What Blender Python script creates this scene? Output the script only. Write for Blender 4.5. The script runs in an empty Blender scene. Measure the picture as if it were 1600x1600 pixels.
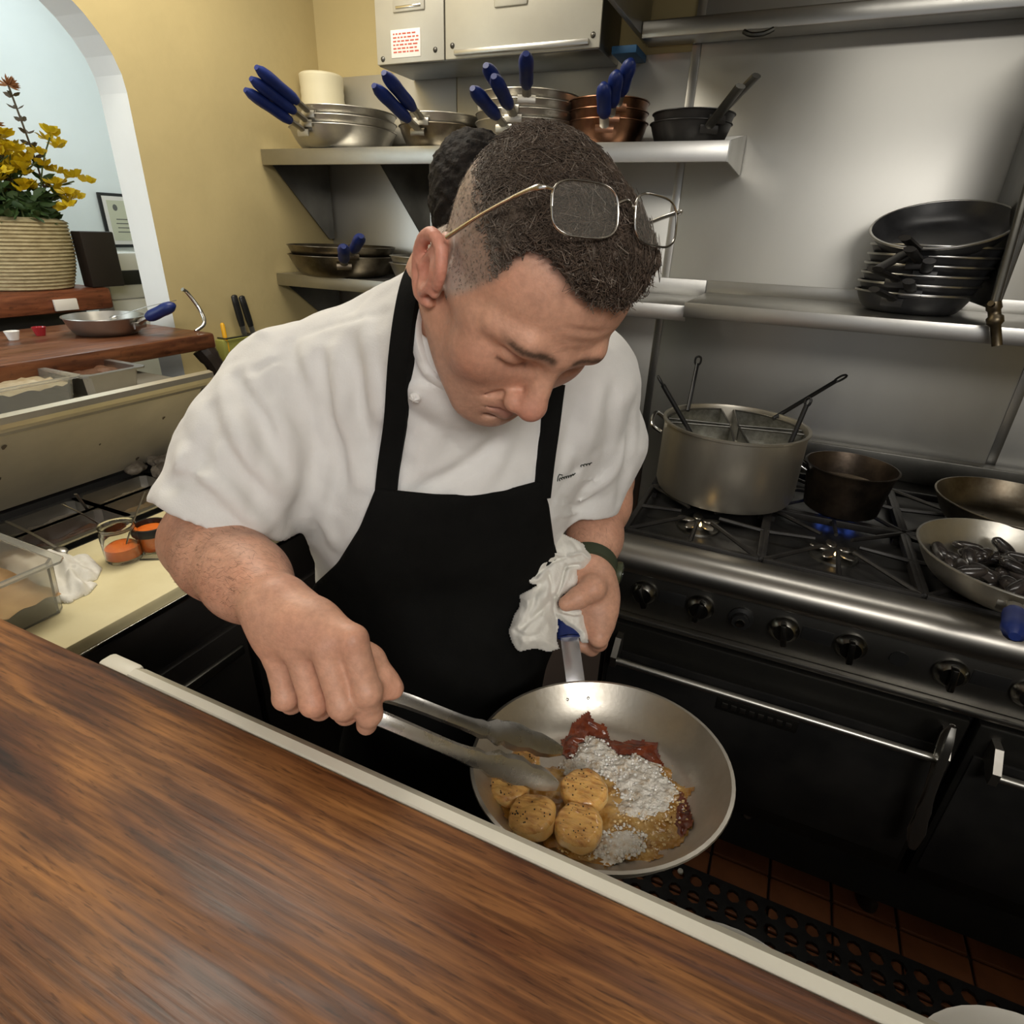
import bpy, bmesh, math, random
import numpy as np
from mathutils import Vector, Matrix, Quaternion

random.seed(7)
SC = bpy.context.scene
COL = SC.collection

# ------------------------------------------------------------------ camera
FPX = 917.67                                   # focal length in pixels of the 1600 frame
YAW, PITCH, ROLL = (math.radians(a) for a in (23.632, 25.573, -2.220))
CAM = np.array([0.0, 0.0, 1.55])
_f = np.array([-math.sin(YAW) * math.cos(PITCH), math.cos(YAW) * math.cos(PITCH), -math.sin(PITCH)])
_r = np.array([math.cos(YAW), math.sin(YAW), 0.0])
_d = np.cross(_f, _r)
_r, _d = _r * math.cos(ROLL) + _d * math.sin(ROLL), -_r * math.sin(ROLL) + _d * math.cos(ROLL)
cam_data = bpy.data.cameras.new('camera')
cam = bpy.data.objects.new('camera', cam_data)
COL.objects.link(cam)
M = Matrix.Identity(4)
for i in range(3):
    M[i][0] = _r[i]; M[i][1] = -_d[i]; M[i][2] = -_f[i]; M[i][3] = CAM[i]
cam.matrix_world = M
cam_data.sensor_fit = 'HORIZONTAL'
cam_data.sensor_width = 36.0
cam_data.lens = 36.0 * FPX / 1600.0
cam_data.clip_start = 0.02
cam_data.clip_end = 60
SC.camera = cam

# ------------------------------------------------------------------ world, lamps, exposure
world = bpy.data.worlds.new('world'); SC.world = world
world.use_nodes = True
bg = world.node_tree.nodes['Background']
bg.inputs[0].default_value = (0.92, 0.96, 1.0, 1)
bg.inputs[1].default_value = 0.35

def area(name, loc, target, size, size_y, power, color):
    ld = bpy.data.lights.new(name, 'AREA'); ld.shape = 'RECTANGLE'
    ld.size = size; ld.size_y = size_y; ld.energy = power; ld.color = color
    o = bpy.data.objects.new(name, ld); COL.objects.link(o)
    o.location = loc
    o.rotation_euler = (Vector(target) - Vector(loc)).to_track_quat('-Z', 'Y').to_euler()
    return o
area('ceiling_panel_over_aisle', (-1.25, 1.08, 2.60), (-1.2, 1.05, 0), 0.9, 0.5, 15, (1.0, 0.93, 0.80))
area('hood_lamp', (0.35, 1.45, 2.22), (0.35, 1.5, 0), 0.8, 0.12, 2.2, (1.0, 0.95, 0.86))
area('ceiling_panel_over_dining', (0.9, -1.2, 2.58), (-0.2, 0.5, 1.2), 1.4, 0.8, 40, (1.0, 0.95, 0.88))
area('daylight_fill_on_far_wall', (-2.35, 1.70, 2.52), (-2.75, 0.95, 1.3), 0.6, 0.6, 6, (0.84, 0.95, 1.0))  # added fill lamp: brightens far wall and flowers, keeps off the jamb
area('window_beyond_arch', (-2.45, -1.3, 1.9), (-2.5, 1.3, 1.6), 1.0, 1.2, 16, (0.86, 0.95, 1.0))
SC.view_settings.view_transform = 'Standard'
SC.view_settings.look = 'None'
SC.view_settings.exposure = 0.45
SC.view_settings.gamma = 1.0
SC.view_settings.use_curve_mapping = False

# ------------------------------------------------------------------ pixel rays to points at a real distance
def ray(x, y): return _f + _r * (x - 800) / FPX + _d * (y - 800) / FPX
def at_depth(x, y, dep): return CAM + ray(x, y) * dep
def on_z(x, y, z): v = ray(x, y); return CAM + v * (z - CAM[2]) / v[2]
def on_y(x, y, yy): v = ray(x, y); return CAM + v * yy / v[1]
def on_x(x, y, xx): v = ray(x, y); return CAM + v * xx / v[0]

# ------------------------------------------------------------------ materials
MATS = {}
def mat(name, col, rough=0.5, metal=0.0, col2=None, nscale=6.0, stretch=(1, 1, 1), bump=0.0, bscale=60.0,
        trans=0.0, ior=1.45, spec=0.5, coat=0.0, sss=0.0, emit=None, rough2=None, vcol=False, detail=6.0, lo=0.35, hi=0.65, sheen=0.0, alpha=1.0):
    if name in MATS: return MATS[name]
    m = bpy.data.materials.new(name); m.use_nodes = True
    nt = m.node_tree; n = nt.nodes; l = nt.links
    b = n['Principled BSDF']
    b.inputs['Base Color'].default_value = (*col, 1); b.inputs['Roughness'].default_value = rough
    b.inputs['Metallic'].default_value = metal; b.inputs['IOR'].default_value = ior
    b.inputs['Specular IOR Level'].default_value = spec
    b.inputs['Transmission Weight'].default_value = trans
    b.inputs['Coat Weight'].default_value = coat
    b.inputs['Sheen Weight'].default_value = sheen
    b.inputs['Alpha'].default_value = alpha
    if sss:
        b.inputs['Subsurface Weight'].default_value = sss
        b.inputs['Subsurface Radius'].default_value = (1.0, 0.35, 0.2)
        b.inputs['Subsurface Scale'].default_value = 0.006
    if emit:
        b.inputs['Emission Color'].default_value = (*emit[:3], 1); b.inputs['Emission Strength'].default_value = emit[3]
    tc = n.new('ShaderNodeTexCoord'); mp = n.new('ShaderNodeMapping')
    mp.inputs['Scale'].default_value = stretch
    l.new(tc.outputs['Object'], mp.inputs['Vector'])
    colout = None
    if col2 is not None:
        no = n.new('ShaderNodeTexNoise'); no.inputs['Scale'].default_value = nscale; no.inputs['Detail'].default_value = detail
        no.inputs['Roughness'].default_value = 0.62
        l.new(mp.outputs[0], no.inputs['Vector'])
        cr = n.new('ShaderNodeValToRGB')
        cr.color_ramp.elements[0].position = lo; cr.color_ramp.elements[1].position = hi
        cr.color_ramp.elements[0].color = (*col, 1); cr.color_ramp.elements[1].color = (*col2, 1)
        l.new(no.outputs['Fac'], cr.inputs['Fac']); colout = cr.outputs['Color']
        if rough2 is not None:
            mr = n.new('ShaderNodeMapRange')
            mr.inputs['From Min'].default_value = lo; mr.inputs['From Max'].default_value = hi
            mr.inputs['To Min'].default_value = rough; mr.inputs['To Max'].default_value = rough2
            l.new(no.outputs['Fac'], mr.inputs['Value']); l.new(mr.outputs[0], b.inputs['Roughness'])
    if vcol:
        at = n.new('ShaderNodeAttribute'); at.attribute_name = 'tone'
        if colout is not None:
            mx = n.new('ShaderNodeMix'); mx.data_type = 'RGBA'; mx.blend_type = 'MULTIPLY'; mx.inputs['Factor'].default_value = 1
            l.new(colout, mx.inputs[6]); l.new(at.outputs['Color'], mx.inputs[7]); colout = mx.outputs[2]
        else: colout = at.outputs['Color']
    if colout is not None: l.new(colout, b.inputs['Base Color'])
    if bump:
        n2 = n.new('ShaderNodeTexNoise'); n2.inputs['Scale'].default_value = bscale; n2.inputs['Detail'].default_value = 4
        l.new(mp.outputs[0], n2.inputs['Vector'])
        bp = n.new('ShaderNodeBump'); bp.inputs['Strength'].default_value = bump; bp.inputs['Distance'].default_value = 0.003
        l.new(n2.outputs['Fac'], bp.inputs['Height']); l.new(bp.outputs[0], b.inputs['Normal'])
    MATS[name] = m
    return m

STEEL = mat('brushed steel', (.52, .51, .48), .30, 1.0, (.42, .41, .38), 3, (1, 1, 1), .05, 30, rough2=.4)
STEEL_WALL = mat('steel wall sheet', (.50, .49, .455), .40, .85, (.58, .57, .53), 1.6, (1, 1, .6), .06, 5, rough2=.46)
STEEL_DARK = mat('darkened steel', (.16, .155, .14), .38, .9, (.07, .068, .06), 3.0, bump=.06, bscale=20)
CHROME = mat('polished steel', (.72, .71, .69), .14, 1.0)
ALU = mat('worn aluminium', (.60, .58, .52), .33, 1.0, (.48, .455, .40), 9, bump=.05, bscale=90, rough2=.45)
ALU_DARK = mat('grimy aluminium', (.34, .30, .23), .34, 1.0, (.13, .105, .075), 8, bump=.06, bscale=60)
COPPERY = mat('copper toned pan', (.36, .18, .10), .30, 1.0, (.16, .08, .05), 9)
NONSTICK = mat('black nonstick', (.012, .012, .013), .34, .0, (.03, .03, .032), 12, bump=.03, bscale=90)
IRON = mat('black iron', (.012, .011, .011), .45, .3, (.03, .028, .026), 14, bump=.15, bscale=60)
BLUE = mat('blue silicone', (.006, .016, .105), .42, 0, (.010, .026, .15), 20)
BLACK = mat('black plastic', (.012, .012, .012), .4)
PLASTER = mat('yellow plaster', (.52, .42, .205), .85, 0, (.47, .38, .185), 3, bump=.22, bscale=45)
PLASTER_W = mat('white plaster', (.80, .82, .80), .85, 0, (.75, .77, .75), 3, bump=.1, bscale=40)
WHITE = mat('white ceramic', (.85, .84, .80), .2, coat=.3)

# ------------------------------------------------------------------ mesh builder
class MB:
    def __init__(s): s.v = []; s.f = []; s.n = 0
    def add(s, vs, fs):
        vs = np.asarray(vs, float).reshape(-1, 3)
        s.v.append(vs); s.f += [[i + s.n for i in f] for f in fs]; s.n += len(vs); return s
    def box(s, lo, hi, bev=0.0, mtx=None):
        bm = bmesh.new(); bmesh.ops.create_cube(bm, size=1)
        lo = np.array(lo, float); hi = np.array(hi, float)
        for v in bm.verts: v.co = Vector(lo + (np.array(v.co) + .5) * (hi - lo))
        if bev: bmesh.ops.bevel(bm, geom=bm.edges[:], offset=bev, segments=2, profile=.5, affect='EDGES')
        if mtx is not None: bm.transform(mtx)
        return s.bm(bm)
    def bm(s, bm):
        bm.verts.index_update()
        s.add([tuple(v.co) for v in bm.verts], [[v.index for v in f.verts] for f in bm.faces]); bm.free(); return s
    def lathe(s, prof, seg=32, mtx=None, close=False, a0=0, a1=2 * math.pi):
        prof = np.array(prof, float); full = abs(a1 - a0 - 2 * math.pi) < 1e-6
        k = seg if full else seg + 1
        ang = a0 + (a1 - a0) * np.arange(k) / seg
        vs = np.array([[r * math.cos(a), r * math.sin(a), z] for a in ang for r, z in prof])
        if mtx is not None: vs = xf(vs, mtx)
        m = len(prof); fs = []
        for i in range(seg):
            j = (i + 1) % k
            for p in range(m - 1 if not close else m):
                q = (p + 1) % m
                fs.append([i * m + p, j * m + p, j * m + q, i * m + q])
        return s.add(vs, fs)
    def tube(s, pts, rad, sides=8, cap=True, flat=None):
        P = np.array(pts, float); n = len(P)
        R = np.full(n, rad) if np.isscalar(rad) else np.array(rad, float)
        T = np.gradient(P, axis=0) if n > 2 else np.tile(P[1] - P[0], (2, 1))
        T /= np.linalg.norm(T, axis=1)[:, None] + 1e-12
        up = np.array([0, 0, 1.]) if flat is None else np.array(flat[0], float)
        if abs(T[0] @ up) > .95 and flat is None: up = np.array([1., 0, 0])
        vs = []
        N = up - (up @ T[0]) * T[0]; N /= np.linalg.norm(N)
        for i in range(n):
            if flat is not None: N = up
            N = N - (N @ T[i]) * T[i]; N /= np.linalg.norm(N) + 1e-12
            B = np.cross(T[i], N)
            fl = 1.0 if flat is None else flat[1]
            for a in range(sides):
                t = 2 * math.pi * (a + .5) / sides
                vs.append(P[i] + R[i] * (math.cos(t) * N * fl + math.sin(t) * B))
        fs = [[i * sides + a, i * sides + (a + 1) % sides, (i + 1) * sides + (a + 1) % sides, (i + 1) * sides + a] for i in range(n - 1) for a in range(sides)]
        if cap: fs += [list(range(sides))[::-1], [(n - 1) * sides + a for a in range(sides)]]
        return s.add(vs, fs)
    def prism(s, outline, depth, mtx=None):      # outline (x,y) list extruded 0..depth along z
        k = len(outline)
        vs = [(x, y, 0) for x, y in outline] + [(x, y, depth) for x, y in outline]
        if mtx is not None: vs = xf(np.array(vs, float), mtx)
        fs = [list(range(k))[::-1], list(range(k, 2 * k))] + [[i, (i + 1) % k, k + (i + 1) % k, k + i] for i in range(k)]
        return s.add(vs, fs)
    def ball(s, c, rad, seg=16, rings=10, mtx=None):
        rad = np.array([rad] * 3 if np.isscalar(rad) else rad, float)
        th = np.linspace(0, math.pi, rings + 1)
        m4 = Matrix.Translation(Vector(c)) @ (mtx if mtx is not None else Matrix.Identity(4)) @ Matrix.Diagonal((*rad, 1))
        return s.lathe([(max(math.sin(t), 1e-4), -math.cos(t)) for t in th], seg, m4)
    def mesh(s, name):
        me = bpy.data.meshes.new(name)
        me.from_pydata(np.concatenate(s.v).tolist(), [], s.f); me.validate()
        bm = bmesh.new(); bm.from_mesh(me); bmesh.ops.recalc_face_normals(bm, faces=bm.faces[:]); bm.to_mesh(me); bm.free()
        return me
    def build(s, name, m, parent=None, smooth=35, loc=None):
        me = s.mesh(name)
        if smooth:
            me.polygons.foreach_set('use_smooth', [True] * len(me.polygons))
            me.set_sharp_from_angle(angle=math.radians(smooth))
        me.materials.append(m)
        o = bpy.data.objects.new(name, me); COL.objects.link(o)
        if parent is not None: o.parent = parent
        if loc is not None: o.location = loc
        return o
def xf(vs, m):
    A = np.array(m); return np.asarray(vs) @ A[:3, :3].T + A[:3, 3]
def frame(o, z, x=(1, 0, 0)):                    # matrix with local z along `z`, x near `x`, origin o
    z = Vector(z).normalized(); x = Vector(x); x = (x - x.dot(z) * z).normalized(); y = z.cross(x)
    m = Matrix.Identity(4)
    for i in range(3): m[i][0] = x[i]; m[i][1] = y[i]; m[i][2] = z[i]; m[i][3] = o[i]
    return m
def tag(o, label, cat, group=None, kind=None):
    o['label'] = label; o['category'] = cat
    if group: o['group'] = group
    if kind: o['kind'] = kind
    return o
def thing(name, label, cat, loc=(0, 0, 0), group=None, mtx=None):
    o = bpy.data.objects.new(name, None); COL.objects.link(o)
    o.empty_display_size = .05
    if mtx is not None: o.matrix_world = mtx
    else: o.location = loc
    return tag(o, label, cat, group)
def struct(o): o['kind'] = 'structure'; return o
def smooth_line(pts, n=24):                      # Catmull-Rom through points
    P = np.array(pts, float); P = np.vstack([2 * P[0] - P[1], P, 2 * P[-1] - P[-2]]); out = []
    k = len(P) - 3
    for i in range(k):
        m = max(2, n // k)
        for t in np.linspace(0, 1, m, endpoint=(i == k - 1)):
            a, b, c, d = P[i:i + 4]
            out.append(.5 * (2 * b + (c - a) * t + (2 * a - 5 * b + 4 * c - d) * t * t + (3 * b - a - 3 * c + d) * t ** 3))
    return np.array(out)

# ------------------------------------------------------------------ the setting
WX, WY = -1.73, 2.06                              # left wall face, back wall face
# floor: quarry tiles in the aisle, one mesh each, on a dark screed
fl = struct(MB().box((-3.6, -2.6, -.06), (2.6, 2.3, -.012)).build('floor', mat('dark grout', (.05, .035, .03), .8)))
tm = MB().box((-.073, -.073, -.012), (.073, .073, 0), .004).mesh('tile')
tm.materials.append(mat('terracotta tile', (.23, .085, .035), .5, 0, (.14, .05, .022), 5, bump=.1, bscale=40, rough2=.35))
for i in range(12):
    for j in range(5):
        t = bpy.data.objects.new('tile', tm); COL.objects.link(t); t.parent = fl
        t.location = (-.42 + i * .152, .85 + j * .152, random.uniform(-.001, .001))
struct(MB().box((-3.6, -2.6, 2.62), (2.6, 2.3, 2.7)).build('ceiling', PLASTER_W))
# left wall with the arched opening (cut as one thick mesh)
AY, AA, AZ, AB = .74, .55, 1.845, .30             # arch centre, half width, spring height, rise
def wall_left():
    bm = bmesh.new(); arc = [(AY + AA, 1.0)]
    for k in range(25): t = math.pi * k / 24; arc.append((AY + AA * math.cos(t), AZ + AB * math.sin(t)))
    arc.append((AY - AA, 1.0))
    segs = []
    y0, y1, zt = -2.6, WY + .1, 2.62
    out = [(y1, 0), (y1, zt), (y0, zt), (y0, 0)]
    polys = [[(y0, 0), (y1, 0), (y1, 1.0), (AY + AA, 1.0), (AY - AA, 1.0), (y0, 1.0)],
             [(y1, 1.0), (y1, zt), (AY + AA, zt), (AY + AA, AZ), (AY + AA, 1.0)],
             [(y0, 1.0), (AY - AA, 1.0), (AY - AA, AZ), (AY - AA, zt), (y0, zt)]]
    for k in range(24):
        a, b = arc[k + 1], arc[k + 2]
        polys.append([a, (a[0], zt), (b[0], zt), b])
    mb = MB()
    for p in polys:
        n = len(p); mb.add([(WX, y, z) for y, z in p], [list(range(n))])
        mb.add([(WX - .11, y, z) for y, z in p], [list(range(n))[::-1]])
    return mb, arc
mb, arc = wall_left()
wl = struct(mb.build('wall_left', PLASTER, smooth=0))
jm = MB()                                         # white painted reveal of the arch
for k in range(len(arc) - 1):
    a, b = arc[k], arc[k + 1]
    jm.add([(WX + .0005, *a), (WX + .0005, *b), (WX - .11, *b), (WX - .11, *a)], [[0, 1, 2, 3]])
struct(jm.build('trim_1', PLASTER_W, smooth=0))
# back wall: plaster above, stainless sheets below
wb = struct(MB().box((WX, WY + .004, 0), (2.6, WY + .1, 2.62)).build('wall_back', PLASTER))
zt = 2.02
xs = [(WX + .003, -1.16), (-1.157, -.395), (-.392, .62), (.623, 1.6)]
for i, (a, b) in enumerate(xs):
    top = zt if i < 2 else 2.5
    MB().box((a, WY - .002, .05), (b, WY + .004, top), .001).build('wall_panel', STEEL_WALL, wb)
for a in (-.3935, .6215):
    MB().box((a - .012, WY - .005, .6), (a + .012, WY - .002, 2.5), .001).build('seam_strip', STEEL, wb)
struct(MB().box((2.5, -2.6, 0), (2.6, 2.3, 2.62)).build('wall_right', PLASTER))
# room beyond the arch
struct(MB().box((-3.7, -2.6, 0), (-3.0, 2.3, 2.62)).build('wall_far', mat('pale blue wall', (.88, .93, .92), .8, 0, (.84, .89, .88), 2)))
struct(MB().box((-3.0, 2.16, 0), (WX - .11, 2.3, 2.62)).build('wall_end', PLASTER_W))
# ------------------------------------------------------------------ signed-distance modelling (smooth blends, meshed by surface nets)
def A3(v): return np.asarray(v, dtype=np.float32)
def _smin(a, b, k):
    if k <= 0: return np.minimum(a, b)
    h = np.clip(.5 + .5 * (b - a) / k, 0, 1)
    return b + (a - b) * h - k * h * (1 - h)
class SDF:
    def __init__(s): s.ops = []
    def _push(s, kind, c, r, fn, k): s.ops.append((kind, A3(c), float(r), fn, k)); return s
    def cone(s, a, b, ra, rb, k=.01, op='u'):
        a, b = A3(a), A3(b); ab = b - a; L2 = float(ab @ ab) + 1e-12
        def fn(P):
            q = P - a; t = np.clip(q @ ab / L2, 0, 1)
            return np.linalg.norm(q - t[:, None] * ab, axis=1) - (ra + (rb - ra) * t)
        return s._push(op, (a + b) / 2, math.sqrt(L2) / 2 + max(ra, rb), fn, k)
    def chain(s, pts, rad, k=.01, op='u'):
        for i in range(len(pts) - 1): s.cone(pts[i], pts[i + 1], rad[i], rad[i + 1], k, op)
        return s
    def ell(s, c, rad, R=None, k=.01, op='u'):   # R rows = local axes in world
        c = A3(c); rad = A3(rad); R = np.eye(3, dtype=np.float32) if R is None else A3(R)
        def fn(P):
            q = (P - c) @ R.T; k0 = np.linalg.norm(q / rad, axis=1); k1 = np.linalg.norm(q / rad ** 2, axis=1) + 1e-9
            return k0 * (k0 - 1) / k1
        return s._push(op, c, float(rad.max()), fn, k)
    def func(s, fn, op, c=(0, 0, 0), r=99, k=0.0): return s._push(op, c, r, fn, k)
    def __call__(s, P, c=None, cr=0.0):
        P = A3(P); d = np.full(len(P), 9.0, np.float32)
        for kind, pc, pr, fn, k in s.ops:
            if c is not None and np.linalg.norm(pc - c) - pr - cr > 2.2 * cr + k + .01: continue
            if getattr(fn, 'cull', 0): fv = fn(P, c, cr)
            else: fv = fn(P)
            if kind == 'u': d = _smin(d, fv, k)
            elif kind == 's': d = -_smin(-d, fv, k)
            elif kind == 'i': d = -_smin(-d, -fv, k)
            elif kind == 'd': d = d + fv
        return d
    def march(s, x, y, d0=.25, d1=1.3):           # first surface point along a pixel ray
        v = ray(x, y); t = d0; n = np.linalg.norm(v)
        for _ in range(90):
            d = float(s(np.array([CAM + v * t]))[0])
            if abs(d) < 3e-4: break
            t += d / n * .8
            if t > d1: return None
        return CAM + v * t
    def normal(s, p, e=.004):
        g = np.array([s(np.array([p + e * a]))[0] - s(np.array([p - e * a]))[0] for a in np.eye(3)]); return g / (np.linalg.norm(g) + 1e-9)
def surface_nets(fn, lo, hi, h, B=16):
    lo = A3(lo); hi = A3(hi); nb = np.ceil((hi - lo) / h / B).astype(int); n = nb * B + 1
    D = np.full(n, 1.0, np.float32)
    g = np.stack(np.meshgrid(*[np.arange(k) for k in nb], indexing='ij'), -1).reshape(-1, 3)
    cen = lo + (g + .5) * B * h; half = B * h * .8661
    dc = fn(cen)
    loc = np.stack(np.meshgrid(*[np.arange(B + 1)] * 3, indexing='ij'), -1).reshape(-1, 3).astype(np.float32) * h
    for q, c, dv in zip(g, cen, dc):
        i, j, k = q * B
        if abs(dv) < half * 1.35 + .006: D[i:i + B + 1, j:j + B + 1, k:k + B + 1] = fn(lo + q * (B * h) + loc, c, half).reshape(B + 1, B + 1, B + 1)
        elif dv < 0: D[i:i + B + 1, j:j + B + 1, k:k + B + 1] = np.where(D[i:i + B + 1, j:j + B + 1, k:k + B + 1] == 1.0, -1.0, D[i:i + B + 1, j:j + B + 1, k:k + B + 1])
    S = D < 0
    m = n - 1
    cnt = np.zeros(m, np.int8)
    for dx in (0, 1):
        for dy in (0, 1):
            for dz in (0, 1): cnt += S[dx:dx + m[0], dy:dy + m[1], dz:dz + m[2]]
    idx = np.argwhere((cnt > 0) & (cnt < 8))
    ids = np.full(m, -1, np.int32); ids[tuple(idx.T)] = np.arange(len(idx))
    acc = np.zeros((len(idx), 3), np.float64); num = np.zeros(len(idx))
    cor = [(x, y, z) for x in (0, 1) for y in (0, 1) for z in (0, 1)]
    for a in range(8):
        for ax in range(3):
            if cor[a][ax]: continue
            b = list(cor[a]); b[ax] = 1
            ia = idx + np.array(cor[a]); ib = idx + np.array(b)
            va = D[tuple(ia.T)]; vb = D[tuple(ib.T)]; ok = (va < 0) != (vb < 0)
            t = np.where(ok, va / (va - vb + 1e-12), 0)
            acc += np.where(ok[:, None], ia + t[:, None] * (ib - ia), 0); num += ok
    V = lo + h * acc / num[:, None]
    F = []
    for ax in range(3):
        o = [0, 0, 0]; o[ax] = 1
        sl = tuple(slice(0, n[i] - o[i]) for i in range(3)); sh = tuple(slice(o[i], n[i]) for i in range(3))
        e = np.argwhere(S[sl] != S[sh])
        u, w = [i for i in range(3) if i != ax]
        e = e[(e[:, u] > 0) & (e[:, w] > 0) & (e[:, u] < m[u]) & (e[:, w] < m[w])]
        def cid(du, dw):
            q = e.copy(); q[:, u] -= du; q[:, w] -= dw; return ids[tuple(q.T)]
        q = np.stack([cid(0, 0), cid(1, 0), cid(1, 1), cid(0, 1)], 1)
        neg = S[tuple(e.T)]
        flip = neg if ax != 1 else ~neg
        q[flip] = q[flip][:, ::-1]
        F.append(q)
    F = np.concatenate(F); F = F[(F >= 0).all(1)]
    return V, F[:, ::-1]
def mesh_obj(name, parts, m, parent=None, tone=None):   # parts: list of (V,F) joined into one mesh
    Vs, Fs, n = [], [], 0
    for V, F in parts: Vs.append(V); Fs.append(F + n); n += len(V)
    V = np.concatenate(Vs); F = np.concatenate(Fs)
    me = bpy.data.meshes.new(name)
    me.vertices.add(len(V)); me.vertices.foreach_set('co', V.astype(np.float32).ravel())
    me.loops.add(F.size); me.loops.foreach_set('vertex_index', F.astype(np.int32).ravel())
    me.polygons.add(len(F)); me.polygons.foreach_set('loop_start', np.arange(0, F.size, 4, dtype=np.int32))
    me.polygons.foreach_set('use_smooth', np.ones(len(F), bool))
    me.update(calc_edges=True); me.validate()
    if tone is not None:
        c = np.ones((len(V), 4), np.float32); c[:, :3] = tone(V)
        a = me.color_attributes.new('tone', 'FLOAT_COLOR', 'POINT'); a.data.foreach_set('color', c.ravel())
    me.materials.append(m)
    o = bpy.data.objects.new(name, me); COL.objects.link(o)
    if parent is not None: o.parent = parent
    return o
def pleat(P, dirv, freq, warp=.012, wf=22.):          # rounded folds with sharp valleys, about -0.6..0.4
    t = P @ A3(dirv) + warp * (np.sin(P[:, 2] * wf + 3 * P[:, 0] * 7) + np.sin(P[:, 1] * wf * 1.3 + 1.1))
    return np.abs(np.sin(t * freq * .5)) - .6
def to_px(P):
    q = np.asarray(P) - CAM; w = q @ _f
    return 800 + FPX * (q @ _r) / w, 800 + FPX * (q @ _d) / w, w
def sstep(a, b, x): t = np.clip((x - a) / (b - a), 0, 1); return t * t * (3 - 2 * t)
_rng = np.random.default_rng(3)
_lat = _rng.random((32, 32, 32)).astype(np.float32)
def vnoise(P, sc):                                # smooth value noise 0..1
    q = np.asarray(P) * sc; i = np.floor(q).astype(int); f = q - i; f = f * f * (3 - 2 * f); o = 0
    for dx in (0, 1):
        for dy in (0, 1):
            for dz in (0, 1):
                w = (f[:, 0] if dx else 1 - f[:, 0]) * (f[:, 1] if dy else 1 - f[:, 1]) * (f[:, 2] if dz else 1 - f[:, 2])
                o = o + w * _lat[(i[:, 0] + dx) % 32, (i[:, 1] + dy) % 32, (i[:, 2] + dz) % 32]
    return o

def wob(P, sc):                                   # cheap smooth wobble -0.5..0.5
    x, y, z = (P * sc).T
    return .5 * np.sin(x + 1.7 * np.sin(y * .7 + z)) * np.sin(y * 1.1 + 1.3 * np.sin(z * .8)) + .25 * np.sin(z * 1.3 + x * .6 + 2.) * np.sin(1.9 * x - y)
# ------------------------------------------------------------------ the chef
H0 = np.array([-.233, .535, 1.509])
HS = np.array([-.552, -.822, .138]); HF = np.array([.474, -.446, -.759]); HU = np.array([.686, -.354, .636])
HR = np.stack([HS, HF, HU])
def hl(s, f, u): return H0 + HS * s + HF * f + HU * u
def to_head(P): return (np.asarray(P) - H0) @ HR.T
def frompx(*a): return at_depth(*a)

NB = frompx(722, 510, .665)                        # neck base
RS = frompx(462, 632, .765); LS = frompx(893, 605, .83)
RE = frompx(322, 845, .745); RW = frompx(428, 945, .60)
LE = frompx(945, 750, 1.09); LW = frompx(921, 888, .912)
lat = (LS - RS); lat[2] = 0; lat /= np.linalg.norm(lat)           # his left
front = np.cross(lat, [0, 0, 1.]); front /= np.linalg.norm(front)
if front @ (CAM - RS) < 0: front = -front
TR = np.stack([lat, front, [0, 0, 1.]])
MID = (RS + LS) / 2

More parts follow.
